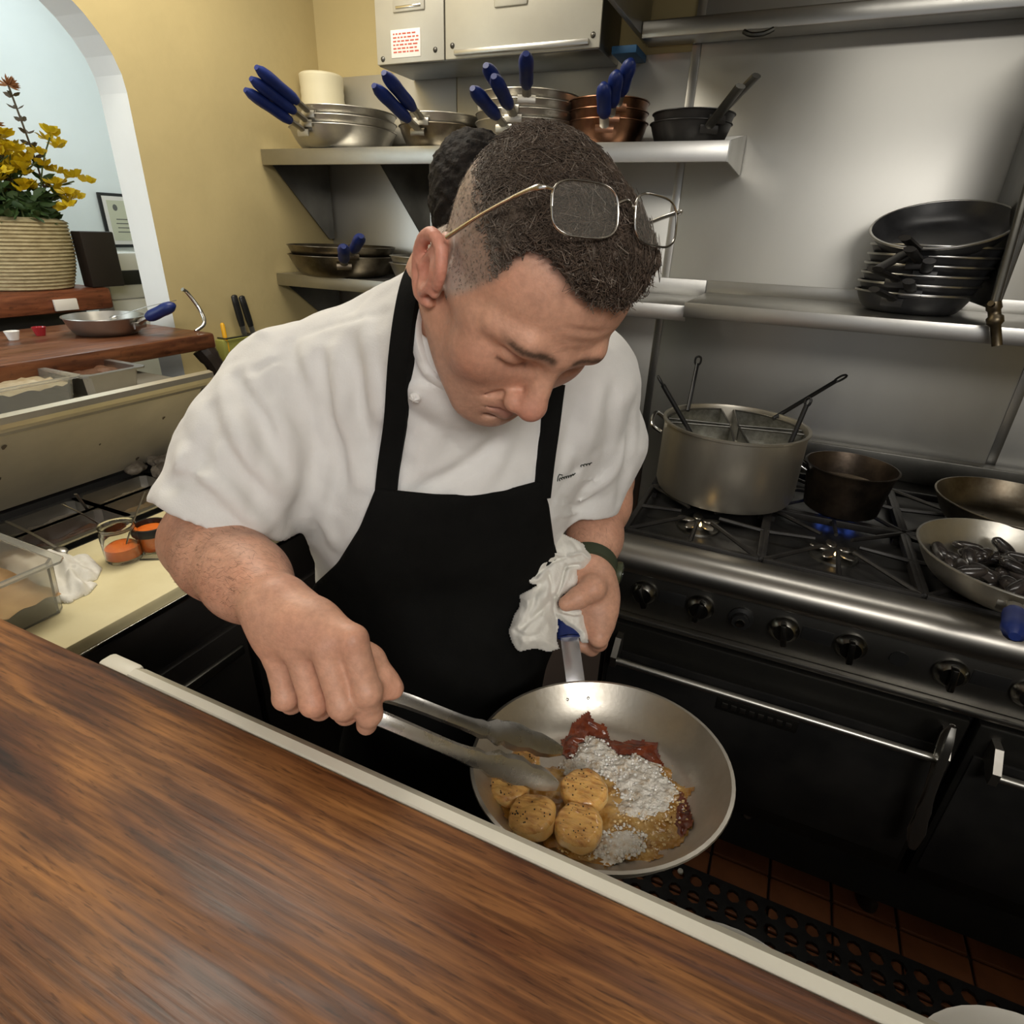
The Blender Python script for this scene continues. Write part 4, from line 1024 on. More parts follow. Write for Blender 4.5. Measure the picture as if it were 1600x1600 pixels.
# pan with mussels
mp_ = pan('frying_pan', 'steel frying pan of black mussels at the front right of the range', 'pan', (.515, 1.335, .9405), .178, .062, math.radians(-106), ALU, BLUE, hl_=.15, rise=.12)
SHELL = mat('mussel shell', (.010, .009, .009), .25, 0, (.045, .036, .032), 25, coat=.3)
msh = MB()
ms = SDF().ell((0, 0, 0), (.027, .014, .011), None, .004).cone((-.02, 0, 0), (.02, 0, 0), .004, .010, .006)
msv = surface_nets(ms, (-.04, -.03, -.03), (.04, .03, .03), .0035)
mm = mesh_obj('mussel', [msv], SHELL)
mdata = mm.data; bpy.data.objects.remove(mm)
k = 0
for i in range(64):
    a = random.uniform(0, 6.28); rr = .138 * math.sqrt(random.random()); lay = 0 if i < 36 else 1
    o = bpy.data.objects.new('mussel', mdata); COL.objects.link(o)
    o.location = (.515 + rr * (.8 if lay else 1) * math.cos(a), 1.335 + rr * (.8 if lay else 1) * math.sin(a), .958 + lay * .016 + random.uniform(0, .006))
    o.rotation_euler = (random.uniform(-.7, .7), random.uniform(-.4, .4), random.uniform(0, 6.28))
    tag(o, 'glossy black mussel in the frying pan on the range', 'mussel', 'mussels in the frying pan')

# ------------------------------------------------------------------ shelves, hood, wall box
def shelf(name, label, x0, x1, yf, ztop, lip=.045, back=.05, ends=True):
    t = thing(name, label, 'shelf', ((x0 + x1) / 2, WY, ztop))
    def ch(mb, n, m, s=30): o = mb.build(n, m, None, s); o.parent = t; o.matrix_parent_inverse = Matrix.Translation(t.location).inverted(); return o
    ch(MB().box((x0, yf, ztop - .004), (x1, WY - .006, ztop), .001), 'shelf_board', STEEL)
    ch(MB().box((x0, yf - .003, ztop - lip), (x1, yf + .002, ztop + .001), .0012), 'front_lip', STEEL)
    ch(MB().box((x0, WY - .009, ztop - .004), (x1, WY - .005, ztop + back), .001), 'back_lip', STEEL)
    return t, ch
T, ch = shelf('wall_shelf', 'long steel wall shelf holding blue-handled pans', WX + .004, -.222, 1.735, SHZ - .0005)
ch(MB().prism([(1.735, SHZ - .045), (1.735, SHZ), (2.05, SHZ + .05), (2.05, SHZ - .05)], .003, Matrix(((0, 0, 1, -.222), (1, 0, 0, 0), (0, 1, 0, 0), (0, 0, 0, 1)))), 'end_plate', STEEL, 0)
for x in (-1.715, -1.27, -.70):
    ch(MB().prism([(1.75, SHZ - .004), (2.05, SHZ - .004), (2.05, SHZ - .27), (2.02, SHZ - .27), (1.75, SHZ - .03)], .003, Matrix(((0, 0, 1, x), (1, 0, 0, 0), (0, 1, 0, 0), (0, 0, 0, 1)))), 'bracket', STEEL_DARK, 0)
T, ch = shelf('wall_shelf', 'steel wall shelf under the long pan shelf', WX + .004, -.262, 1.735, LSZ - .0005, .040)
for x in (-1.715, -1.27):
    ch(MB().prism([(1.75, LSZ - .004), (2.05, LSZ - .004), (2.05, LSZ - .22), (2.02, LSZ - .22), (1.75, LSZ - .03)], .003, Matrix(((0, 0, 1, x), (1, 0, 0, 0), (0, 1, 0, 0), (0, 0, 0, 1)))), 'bracket', STEEL_DARK, 0)
T, ch = shelf('range_shelf', 'steel shelf above the range with the black pan stack', -.258, 1.26, 1.665, 1.3965, .036, .035)
# hood over the range
hd = thing('exhaust_hood', 'stainless steel exhaust hood above the range', 'hood', (.4, 1.6, 2.04))
def hp(mb, n, m, s=30): o = mb.build(n, m, None, s); o.parent = hd; o.matrix_parent_inverse = Matrix.Translation(hd.location).inverted(); return o
hp(MB().box((-.545, .80, 2.045), (-.53, 2.05, 2.60), .002), 'side_panel', STEEL)
hp(MB().box((1.45, .80, 2.045), (1.465, 2.05, 2.60), .002), 'side_panel', STEEL)
hp(MB().box((-.53, .80, 2.045), (1.45, .815, 2.60), .002), 'front_panel', STEEL)
hp(MB().box((-.53, 1.965, 2.035), (1.45, 2.05, 2.075), .004), 'grease_gutter', STEEL)
for i in range(4): hp(MB().box((-.52 + i * .49, 1.50, 2.25), (-.04 + i * .49, 1.96, 2.28), .003, None), 'filter', mat('hood filter', (.50, .47, .38), .35, 1.0, (.3, .28, .22), 20))
hp(MB().tube(smooth_line([(-.26, 1.955, 2.03), (-.24, 1.945, 2.02), (-.21, 1.945, 2.02), (-.19, 1.955, 2.03)], 10), .006, 8), 'drain_cup_hook', STEEL_DARK)
# wall box
bx = thing('control_cabinet', 'grey steel control cabinet on the back wall above the pan shelf', 'cabinet', (-.96, 2.05, 1.99))
def bp_(mb, n, m, s=30, par=None): 
    o = mb.build(n, m, None, s); o.parent = par or bx
    if par is None: o.matrix_parent_inverse = Matrix.Translation(bx.location).inverted()
    return o
GREY = mat('grey cabinet steel', (.56, .54, .46), .40, .35, (.50, .48, .41), 4, bump=.03, bscale=40)
bp_(MB().box((-1.325, 1.864, 1.995), (-.615, 2.052, 2.56), .003), 'cabinet_body', STEEL_DARK)
f1 = bp_(MB().box((-1.327, 1.858, 1.998), (-1.088, 1.866, 2.555), .003), 'front_panel', GREY)
f2 = bp_(MB().box((-1.084, 1.858, 1.998), (-.612, 1.866, 2.555), .003), 'front_panel', GREY)
bp_(MB().box((-1.26, 1.853, 2.12), (-1.15, 1.859, 2.26), .003), 'emblem_plate', GREY, 30, f1)
bp_(MB().box((-1.248, 1.8505, 2.128), (-1.162, 1.854, 2.134), .001), 'emblem_bar', CHROME, 30, f1)
em2 = MB()
for q, (x, w) in enumerate(((-1.243, .014), (-1.224, .016), (-1.203, .012), (-1.186, .018))): em2.box((x, 1.8515, 2.165), (x + w, 1.854, 2.180 + .004 * (q % 2)), .001)
bp_(em2, 'emblem_letters', CHROME, 30, f1)
bp_(MB().box((-.925, 1.853, 2.105), (-.825, 1.859, 2.26), .004), 'embossed_panel', GREY, 30, f2)
bp_(MB().box((-1.05, 1.846, 2.004), (-.64, 1.859, 2.018), .003), 'bottom_bar', STEEL, 30, f2)
PAPER = mat('sticker paper', (.82, .78, .72), .6)
stk = bp_(MB().box((-1.272, 1.8565, 2.012), (-1.168, 1.8585, 2.080), .0003), 'sticker', PAPER, 30, f1)
RED = mat('red print', (.55, .10, .07), .7)
tx = MB()
for q in range(6):
    x = -1.264
    while x < -1.182:
        w = random.uniform(.006, .016); tx.box((x, 1.8559, 2.024 + q * .0088), (min(x + w, -1.174), 1.8566, 2.0275 + q * .0088)); x += w + .004
bp_(tx, 'print', RED, 0, f1)
for x, z in ((-1.305, 2.012), (-1.118, 2.024), (-1.060, 2.030), (-.632, 2.026)):
    bp_(MB().lathe([(.0005, 0), (.0075, 0), (.006, .003), (.0005, .004)], 12, frame((x, 1.858, z), (0, -1, 0))), 'screw', STEEL_DARK, 60, f1 if x < -1.086 else f2)
tag(MB().box((-.60, 1.93, 1.998), (-.53, 2.045, 2.016), .002).build('tape_strip', mat('blue tape', (.02, .09, .20), .6)), 'strip of blue tape between the control cabinet and the hood', 'tape')
# pot filler pipe on the right
pf = thing('pot_filler', 'steel pot filler pipe with brass fittings at the right edge above the range', 'pipe', (.42, 1.62, 1.36))
def pp(mb, n, m): o = mb.build(n, m, None, 50); o.parent = pf; o.matrix_parent_inverse = Matrix.Translation(pf.location).inverted(); return o
A_ = on_y(1606, 290, 1.74); B_ = on_y(1553, 478, 1.635); C_ = on_y(1558, 540, 1.625)
pp(MB().tube([A_ + (A_ - B_) * 1.25, A_, B_], .009, 10), 'riser', STEEL_DARK)
BRASS = mat('tarnished brass', (.22, .18, .12), .38, 1.0, (.10, .08, .055), 30)
n_ = (C_ - B_); pp(MB().lathe([(.0005, -.008), (.014, -.008), (.015, .006), (.012, .010), (.012, .020), (.016, .024), (.016, .036), (.010, .042), (.010, np.linalg.norm(n_)), (.0005, np.linalg.norm(n_))], 12, frame(B_, n_)), 'valve', BRASS)
pp(MB().tube([B_, B_ + np.array([-.012, -.02, .006])], .006, 8), 'valve_stem', BRASS)
pp(MB().box(tuple(A_ + np.array([.02, .02, -.25])), tuple(A_ + np.array([.035, .31, .33])), .002), 'side_guard', STEEL_DARK)
# cream container at the end of the upper shelf
ct = thing('storage_tub', 'cream ribbed plastic tub behind the pans at the left end of the upper shelf', 'tub', (-1.648, 1.975, SHZ))
MB().lathe([(.0005, 0), (.066, 0), (.072, .006)] + [(.072 + .0015 * (i % 2), .02 + i * .0115) for i in range(18)] + [(.074, .236), (.074, .242), (.068, .246), (.0005, .247)], 36).build('tub_body', mat('cream plastic', (.72, .66, .46), .45), ct, 60)
# ------------------------------------------------------------------ prep station on the left
STEEL_WARM = mat('warm steel', (.50, .46, .37), .40, .85, (.40, .37, .29), 4, bump=.05, bscale=30)
pu = thing('prep_cabinet', 'black fronted refrigerated prep cabinet along the left wall', 'cabinet', (-1.3, .85, 0))
def up(mb, n, m, s=30, par=None):
    o = mb.build(n, m, None, s); o.parent = par or pu
    if par is None: o.matrix_parent_inverse = Matrix.Translation(pu.location).inverted()
    return o
up(MB().box((-1.71, .345, .06), (-.955, 1.42, .78)), 'cabinet_body', DARKPANEL)
up(MB().box((-1.27, .345, .78), (-.95, 1.42, .896), .002), 'front_ledge', DARKPANEL)
up(MB().box((-.952, .345, .886), (-.944, 1.42, .898), .001), 'edge_strip', CHROME)
rl = MB(); rl.box((-1.53, .345, .78), (-1.495, 1.42, .945), .002); rl.box((-1.275, .345, .86), (-1.265, 1.42, .915), .001)
for y in (.345, 1.40): rl.box((-1.53, y, .78), (-1.27, y + .02, .93), .001)
up(rl, 'rail_frame', BLACK)
for ya, yb in ((.36, .72), (.735, 1.10)):
    d = up(MB().box((-.957, ya, .10), (-.938, yb, .77), .004), 'cabinet_door', DARKPANEL)
    up(MB().box((-.938, ya + .02, .70), (-.925, yb - .02, .722), .004), 'door_pull', STEEL_DARK, 30, d)
# slanted guard panel and rolled edge
gp = thing('sneeze_guard', 'slanted beige steel guard panel behind the prep pans', 'panel', (-1.4, .8, .95))
def gpp(mb, n, m, s=30): o = mb.build(n, m, None, s); o.parent = gp; o.matrix_parent_inverse = Matrix.Translation(gp.location).inverted(); return o
y0, y1 = .34, 1.03
a, b_ = np.array([-1.497, .952]), np.array([-1.295, 1.188]); nn = np.array([-(b_ - a)[1], (b_ - a)[0]]); nn = nn / np.linalg.norm(nn) * .006
def slab(y0, y1, pts): k = len(pts); return MB().add([(x, y0, z) for x, z in pts] + [(x, y1, z) for x, z in pts], [[i, (i + 1) % k, k + (i + 1) % k, k + i] for i in range(k)] + [list(range(k))[::-1], list(range(k, 2 * k))])
BEIGE_STEEL = mat('beige steel', (.60, .55, .43), .5, .5, (.50, .46, .36), 5, bump=.05, bscale=30)  # beige of the reflected surroundings put into the base colour
gpp(slab(y0, y1, [a, b_, b_ + nn, a + nn]), 'panel', BEIGE_STEEL)
gpp(slab(y0, y1 + .01, [b_ + [.004, -.006], b_ + [.008, .004], b_ + [.006, .016], b_ + [-.008, .020], b_ + [-.016, .012], b_ + [-.012, -.004]]), 'rolled_edge', STEEL_WARM)
gpp(slab(y0, y1, [(-1.70, 1.165), (-1.31, 1.165), (-1.31, 1.175), (-1.70, 1.175)]), 'rear_shelf', STEEL_WARM)
gpp(slab(1.02, 1.03, [(-1.70, .95), (-1.50, .95), (-1.31, 1.17), (-1.70, 1.17)]), 'end_plate', STEEL_DARK)
sp_ = MB()
for (x, z, w) in ((.10, .78, .008), (.10, .42, .012), (.62, .62, .006), (.58, .12, .008), (.4, .5, .004)):
    c = a + (b_ - a) * z; y = y0 + (y1 - y0) * (.25 + x)
    sp_.add([np.array([c[0], y, c[1]]) + np.array([.0008, 0, -.0008]) + q[0] * np.array([0, w * .6, 0]) + q[1] * w * np.array([.65, 0, .76]) for q in [(math.cos(t) * (1 + .3 * math.sin(3 * t)), math.sin(t)) for t in np.linspace(0, 6.28, 11)[:-1]]], [list(range(10))])
gpp(sp_, 'stain', mat('dried stain', (.10, .08, .055), .8), 0)['kind'] = 'stuff'
# containers on the rear shelf
def tray(name, label, x0, x1, y0, y1, z0, h, m, filling=None, cat='tray', group=None, fl=.7, wall=.003):
    t = thing(name, label, cat, ((x0 + x1) / 2, (y0 + y1) / 2, z0), group); X, Y = (x1 - x0) / 2, (y1 - y0) / 2; tp = .006
    bm = bmesh.new()
    def loop(x, y, z): return [bm.verts.new(v) for v in [(q * x_, r_ * y_, z) for q, r_, x_, y_ in ((-1, -1, x - .012, y), (1, -1, x - .012, y), (1, -1, x, y - .012), (1, 1, x, y - .012), (1, 1, x - .012, y), (-1, 1, x - .012, y), (-1, 1, x, y - .012), (-1, -1, x, y - .012))]]
    L = [loop(X - tp, Y - tp, 0), loop(X, Y, h - .004), loop(X + .012, Y + .012, h - .004), loop(X + .012, Y + .012, h), loop(X - wall, Y - wall, h), loop(X - tp - wall, Y - tp - wall, wall)]
    for A, B in zip(L[:-1], L[1:]):
        for i in range(8): bm.faces.new([A[i], A[(i + 1) % 8], B[(i + 1) % 8], B[i]])
    bm.faces.new(L[0][::-1]); bm.faces.new(L[-1])
    MB().bm(bm).build('tray_body', m, t, 30)
    if filling:
        n = 14; g = np.array([[(i / (n - 1) * 2 - 1) * (X - wall - .003), (j / (n - 1) * 2 - 1) * (Y - wall - .003), h * fl + .010 * (vnoise(np.array([[i * .9 + x0 * 50, j * .9 + y0 * 50, 3.]]), 1.)[0] - .5)] for i in range(n) for j in range(n)])
        MB().add(g, [[i * n + j, (i + 1) * n + j, (i + 1) * n + j + 1, i * n + j + 1] for i in range(n - 1) for j in range(n - 1)]).build('filling', filling, t, 80)
    return t
CLEAR = mat('clear polycarbonate', (.86, .86, .80), .12, 0, trans=.85, ior=1.4)
FOODS = [mat('tan sauce', (.30, .20, .10), .4, 0, (.42, .32, .18), 30), mat('brown sauce', (.11, .055, .035), .25, 0, (.16, .085, .05), 20), mat('green herbs', (.03, .05, .02), .6, 0, (.07, .10, .03), 60, bump=.6, bscale=80), mat('grey shellfish mix', (.13, .11, .09), .4, 0, (.26, .23, .18), 35, bump=.8, bscale=60), mat('pale onions', (.46, .40, .28), .5, 0, (.34, .26, .15), 40, bump=.6, bscale=70), mat('dark olives', (.03, .025, .02), .3, 0, (.07, .05, .03), 40, bump=.6, bscale=60)]
tray('plastic_tray', 'clear plastic food tray on the shelf under the wooden pass, left one', -1.66, -1.40, .62, .78, 1.1755, .055, CLEAR, FOODS[4])
tray('steel_tray', 'small steel food tray on the shelf under the wooden pass, right one', -1.62, -1.40, .80, .93, 1.1755, .05, STEEL, FOODS[1])
# insert pans in the rail
k = 0
cols = [(.40, .555), (.565, .74), (.75, .925), (.935, 1.11), (1.12, 1.30)]
names = ['herbs', 'brown sauce', 'pale mix', 'olives', 'onions']
for r_, (xa, xb) in enumerate(((-1.383, -1.288), (-1.482, -1.395))):
    for c_, (ya, yb) in enumerate(cols):
        f_ = [[2, 1, 0, 3, 5], [0, 3, 4, 3, 5]][r_][c_]
        tray('insert_pan', 'steel insert pan in the prep rail, %s row, number %s from the bar' % (('front', 'back')[r_], ('one', 'two', 'three', 'four', 'five')[c_]), xa, xb, ya, yb, .852, .078, STEEL, FOODS[f_], 'food pan', 'insert pans in the prep rail', .62)
# oysters heaped at the far end
OY = mat('oyster shell', (.24, .21, .17), .6, 0, (.08, .065, .05), 40, bump=.9, bscale=90)
oy = SDF().ell((0, 0, 0), (.030, .022, .012), None, .004).ell((.012, .006, .004), (.014, .012, .010), None, .008)
oy.func(lambda P: .004 * wob(P, 220.), 'd'); ov = surface_nets(oy, (-.05, -.04, -.03), (.05, .04, .03), .004)
oo = mesh_obj('oyster', [ov], OY); od = oo.data; bpy.data.objects.remove(oo)
for i in range(12):
    o = bpy.data.objects.new('oyster', od); COL.objects.link(o)
    o.location = (-1.44 + random.uniform(-.03, .03), .96 + random.uniform(-.06, .10), .945 + .012 * (i // 5)); o.rotation_euler = (random.uniform(-.6, .6), random.uniform(-.6, .6), random.uniform(0, 6))
    tag(o, 'rough grey shell heaped at the far end of the prep rail', 'shell', 'grey shells heaped in the prep rail')
def spoon(name, label, p, q, m, r=.0035, bowl=.016, cat='spoon'):
    p, q = np.array(p), np.array(q); d = q - p; L = np.linalg.norm(d); d /= L
    t = thing(name, label, cat, tuple(p)); 
    MB().tube(smooth_line([p - p, d * L * .5 + np.array([0, 0, .004]), d * L], 10), [r * .8] * 4 + [r] * (len(smooth_line([p, q, q], 10)) - 4) if False else r, 8, True, ((0, 0, 1), .5)).build('handle', m, t, 60)
    MB().ball((0, 0, 0), (bowl, bowl * .7, .005), 14, 6, frame((0, 0, 0), np.cross(np.cross(d, [0, 0, 1]), d), d)).build('bowl', m, t, 60)
spoon('serving_spoon', 'steel spoon standing in the back row of prep pans, left one', on_z(160, 822, .90), on_z(97, 788, .985), STEEL)
spoon('serving_spoon', 'steel spoon crossing the prep pans, right one with the bent end', on_z(145, 810, .90), on_z(118, 772, .985), STEEL)
spoon('serving_spoon', 'steel spoon lying across the divider between prep pans', on_z(95, 860, .935), on_z(10, 815, .96), STEEL)
# cutting board
BOARD = mat('cream cutting board', (.74, .66, .40), .55, 0, (.66, .57, .32), 5, (1, 1, 1), .08, 90)
bd = tag(MB().box((-1.262, .345, .8965), (-.948, 1.38, .920), .004).build('cutting_board', BOARD, None, 40), 'long cream cutting board on the prep cabinet', 'cutting board')
# towel on the board
TOWEL = mat('white towel', (.80, .78, .72), .95, 0, (.74, .72, .66), 20, bump=.25, bscale=350, sheen=.3)
TO = np.array([on_z(x, y, .921)[:2] for x, y in [(4, 874), (50, 877), (75, 870), (105, 865), (117, 872), (140, 869), (160, 889), (152, 905), (139, 912), (153, 913), (140, 928), (120, 936), (110, 943), (80, 942), (55, 925), (20, 915)]])
tcre = [([(60, 880), (95, 905), (112, 935)], -.010, .008), ([(80, 872), (115, 895), (150, 900)], .010, .009), ([(110, 868), (130, 885), (155, 892)], -.007, .006), ([(30, 880), (60, 905), (80, 935)], .012, .010), ([(115, 905), (128, 918), (135, 930)], .011, .007), ([(100, 885), (112, 910), (108, 938)], .006, .006), ([(125, 905), (140, 915)], -.008, .005)]
lo_ = TO.min(0) - .01; hi_ = TO.max(0) + .01; st = .0022; gx_ = np.arange(lo_[0], hi_[0], st); gy_ = np.arange(lo_[1], hi_[1], st)
GX_, GY_ = np.meshgrid(gx_, gy_, indexing='ij'); fx, fy = GX_.ravel(), GY_.ravel(); sdw = poly_sd(fx, fy, TO)
hz_ = .013 * np.sqrt(np.clip(-sdw / .012, 0, 1)) + .010 * sstep(0, .05, -sdw)
for ln, hh_, w_ in tcre:
    L_ = smooth_line([(*on_z(a, b, .93)[:2], 0) for a, b in ln], 12)[:, :2]; bst = np.full(len(fx), 9.)
    for p_, q_ in zip(L_[:-1], L_[1:]):
        e_ = q_ - p_; t_ = np.clip(((fx - p_[0]) * e_[0] + (fy - p_[1]) * e_[1]) / (e_ @ e_ + 1e-12), 0, 1); bst = np.minimum(bst, np.hypot(fx - p_[0] - t_ * e_[0], fy - p_[1] - t_ * e_[1]))
    hz_ = hz_ + hh_ * np.exp(-(bst / w_) ** 2) * sstep(0, .01, -sdw)
hz_ = np.maximum(hz_ + .0022 * np.sin(fx * 190 + 3 * np.sin(fy * 60)) * sstep(0, .01, -sdw), .0012)
NI, NJ = GX_.shape; NN = NI * NJ; okc = (sdw < .0005).reshape(NI, NJ); cl_ = okc[:-1, :-1] & okc[1:, :-1] & okc[:-1, 1:] & okc[1:, 1:]; idg = np.arange(NN).reshape(NI, NJ); fs = []
for i in range(NI - 1):
    for j in range(NJ - 1):
        if not cl_[i, j]: continue
        a, b, c, d = idg[i, j], idg[i + 1, j], idg[i + 1, j + 1], idg[i, j + 1]; fs += [[a, b, c, d], [NN + d, NN + c, NN + b, NN + a]]
        for (di, dj, p_, q_) in ((-1, 0, d, a), (1, 0, b, c), (0, -1, a, b), (0, 1, c, d)):
            ii, jj = i + di, j + dj
            if not (0 <= ii < NI - 1 and 0 <= jj < NJ - 1 and cl_[ii, jj]): fs.append([q_, p_, NN + p_, NN + q_])
AV = np.concatenate([np.stack([fx, fy, .9206 + hz_], 1), np.stack([fx, fy, 0 * fx + .9204], 1)]); us = np.unique(np.array(fs)); rm = np.full(2 * NN, -1); rm[us] = np.arange(len(us))
tag(mesh_obj('kitchen_towel', [(AV[us], rm[np.array(fs)])], TOWEL), 'crumpled white towel lying on the cutting board', 'towel')
# glass jar with orange sauce
GLASS = mat('clear glass', (.95, .96, .93), .03, 0, trans=1.0, ior=1.45)
ORANGE = mat('orange sauce', (.75, .17, .02), .3, 0, (.62, .12, .015), 30, sss=.1)
J = on_z(196, 872, .9205)
jr = thing('glass_jar', 'small glass jar half full of orange sauce on the cutting board', 'jar', tuple(J))
MB().lathe([(.0005, 0), (.031, 0), (.034, .006), (.034, .058), (.031, .066), (.032, .074), (.0335, .076), (.029, .075), (.028, .066), (.031, .057), (.031, .008), (.0005, .005)], 32).build('jar_glass', GLASS, jr, 50)
MB().lathe([(.0005, .0056), (.0300, .0085), (.0300, .030), (.018, .034), (.0005, .031)], 28).build('sauce', ORANGE, jr, 50)
spoon('teaspoon', 'teaspoon standing in the jar of orange sauce', J + [0.004, .0, .02], J + [.018, .062, .128], STEEL, .0028, .010)
K = on_z(243, 858, .9205)
cu = thing('sauce_cup', 'glass cup of orange sauce with a black rim beside the sleeve', 'cup', tuple(K))
MB().lathe([(.0005, 0), (.027, 0), (.029, .006), (.031, .050), (.029, .050), (.026, .006), (.0005, .004)], 28).build('cup_glass', GLASS, cu, 50)
MB().lathe([(.0005, .0045), (.0245, .0065), (.0275, .048), (.0005, .050)], 28).build('sauce', ORANGE, cu, 50)
MB().lathe([(.031, .040), (.035, .041), (.036, .050), (.034, .058), (.030, .058), (.0295, .05)], 28, None, True).build('rim_band', BLACK, cu, 50)
tag(MB().box((0, 0, 0), (.045, .004, .0025), .001, Matrix.Translation(tuple(on_z(218, 876, .9205))) @ Matrix.Rotation(.55, 4, 'Z')).build('toothpick', STEEL_DARK), 'thin dark skewer lying beside the jar of orange sauce', 'skewer')
# clear tub next to the bar
tray('plastic_tub', 'clear plastic tub with tan food at the left edge behind the bar', -1.30, -1.045, .350, .470, .9215, .100, CLEAR, mat('tan bread', (.62, .40, .20), .6, 0, (.50, .30, .14), 20), 'tub', None, .35)

# ------------------------------------------------------------------ wooden pass in the arch and what stands on it
ps = thing('pass_shelf', 'reddish brown wooden pass shelf in the arch', 'shelf', (-1.72, .7, 1.25))
def pp2(mb, n, m, s=30): o = mb.build(n, m, None, s); o.parent = ps; o.matrix_parent_inverse = Matrix.Translation(ps.location).inverted(); return o
PASSW = wood_mat('pass wood', (.055, .020, .012), (.12, .042, .018), (.19, .075, .030), 1.0, .30, 1.0, True)
PASSW2 = BARWOOD
pp2(MB().box((-1.98, .195, 1.205), (-1.528, 1.262, 1.25), .008), 'plank', PASSW)
pp2(MB().tube(smooth_line([(-1.56, 1.235, 1.206), (-1.545, 1.25, 1.17), (-1.54, 1.265, 1.12), (-1.56, 1.27, 1.06)], 12), [.030] * 4 + [.026] * 4 + [.018] * 4, 10), 'bracket_leg', mat('dark stained wood', (.02, .014, .011), .4))
rail = smooth_line([on_x(285, 452, -1.62), on_x(293, 458, -1.62), on_x(313, 485, -1.60), on_x(319, 505, -1.585), np.array([-1.585, 1.245, 1.25])], 24)
tag(MB().tube(rail, .0055, 10).build('ticket_rail', CHROME, None, 60), 'bent chrome rod rising from the end of the wooden pass', 'rod')
bw = pan('steel_bowl_pan', 'shallow steel pan with a blue handle on the wooden pass', 'pan', (-1.735, 1.085, 1.2505), .098, .045, math.radians(20), STEEL, BLUE, hl_=.11, rise=.45)
spoon('serving_spoon', 'thin steel spoon resting in the pan on the wooden pass', (-1.735, 1.11, 1.290), (-1.70, 1.29, 1.325), STEEL, .002, .012)
# hanging tools on the left wall
ho = thing('utensil_holder', 'small yellow-green holder on the left wall beside the pass', 'holder', (-1.70, 1.49, 1.10))
MB().box((-.027, -.07, 0), (.012, .07, .09), .006).build('holder_body', mat('olive plastic', (.30, .30, .07), .5), ho)
MB().tube([(-.02, -.06, .094), (.016, -.06, .094), (.016, .06, .094), (-.02, .06, .094)], .003, 6).build('holder_wire', STEEL_DARK, ho)
for n_, (ya, za, yb, zb) in enumerate(((1.505, 1.325, 1.525, 1.19), (1.535, 1.32, 1.565, 1.185))):
    t = thing('kitchen_tongs' if False else 'knife', 'black handled knife in the wall holder, %s one' % ('left', 'right')[n_], 'knife', (-1.70, yb, zb), 'knives in the wall holder')
    d = np.array([0, ya - yb, za - zb])
    MB().tube([d * 0.25, d * .45, d * .8, d * .97, d * 1.0], [.011, .013, .013, .012, .006], 10, True, ((1, 0, 0), .6)).build('handle', BLACK, t, 60)
    MB().tube([d * -.4, d * .28], .011, 6, True, ((1, 0, 0), .12)).build('blade', STEEL, t)
t = thing('marker', 'yellow marker pen standing in the wall holder', 'pen', (-1.695, 1.44, 1.15))
MB().tube([(0, 0, 0), (0, -.004, .088), (0, -.0045, .093)], [.007, .007, .004], 10).build('barrel', mat('yellow plastic', (.80, .42, .02), .4), t, 60)
MB().lathe([(.0075, 0), (.0078, .002), (.0078, .03), (.0075, .032)], 10).build('cap', mat('yellow plastic', (.80, .42, .02), .4), t, 60)

# ------------------------------------------------------------------ beyond the arch
sb = thing('side_counter', 'reddish wood side counter beyond the arch', 'counter', (-2.4, .8, 0))
MB().box((-.35, -1.2, 1.262), (.29, .565, 1.33), .012).build('counter_top', REDWOOD, sb)
MB().box((-.33, -1.15, 0), (.20, .52, 1.262)).build('counter_body', DARKPANEL, sb)
bk = thing('flower_basket', 'woven straw basket pot on the side counter beyond the arch', 'basket', (-2.255, 1.185, 1.331))
WICK = mat('woven straw', (.52, .44, .26), .8, 0, (.36, .29, .16), 30, (1, 1, 4), .5, 120)
pb = []
for i in range(19): z = .004 + i * .0105; r0 = .118 + .040 * math.sin(min(1, (z + .03) / .2) * 1.9) ; pb += [(r0 - .003, z - .004), (r0 + .002, z)]
MB().lathe([(.0005, 0)] + pb + [(.128, .205), (.115, .203), (.10, .12), (.0005, .11)], 40).build('weave', WICK, bk, 60)
LEAF = mat('dark green leaf', (.035, .075, .022), .5, 0, (.06, .11, .03), 8); LEAFB = mat('bronze leaf', (.13, .085, .055), .6, 0, (.09, .08, .05), 10)
YEL = mat('yellow petal', (.82, .62, .02), .5, 0, (.70, .48, .01), 10); STEM = mat('green stem', (.10, .14, .05), .6)
leafv = np.array([(0, 0, 0), (.3, .5, .06), (.7, .45, .10), (1, 0, .02), (.7, -.45, .10), (.3, -.5, .06), (.5, 0, -.02)]); leaff = [[0, 1, 6], [1, 2, 6], [2, 3, 6], [3, 4, 6], [4, 5, 6], [5, 0, 6]]
def leaves(mb, p, d, L, W):
    m4 = frame(p, np.cross(d, np.random.default_rng(int(abs(p[0] + p[2]) * 1e5) % 9999).normal(size=3)), d)
    mb.add(xf(leafv * np.array([L, W, L]), m4), leaff)
fr = random.Random(11)
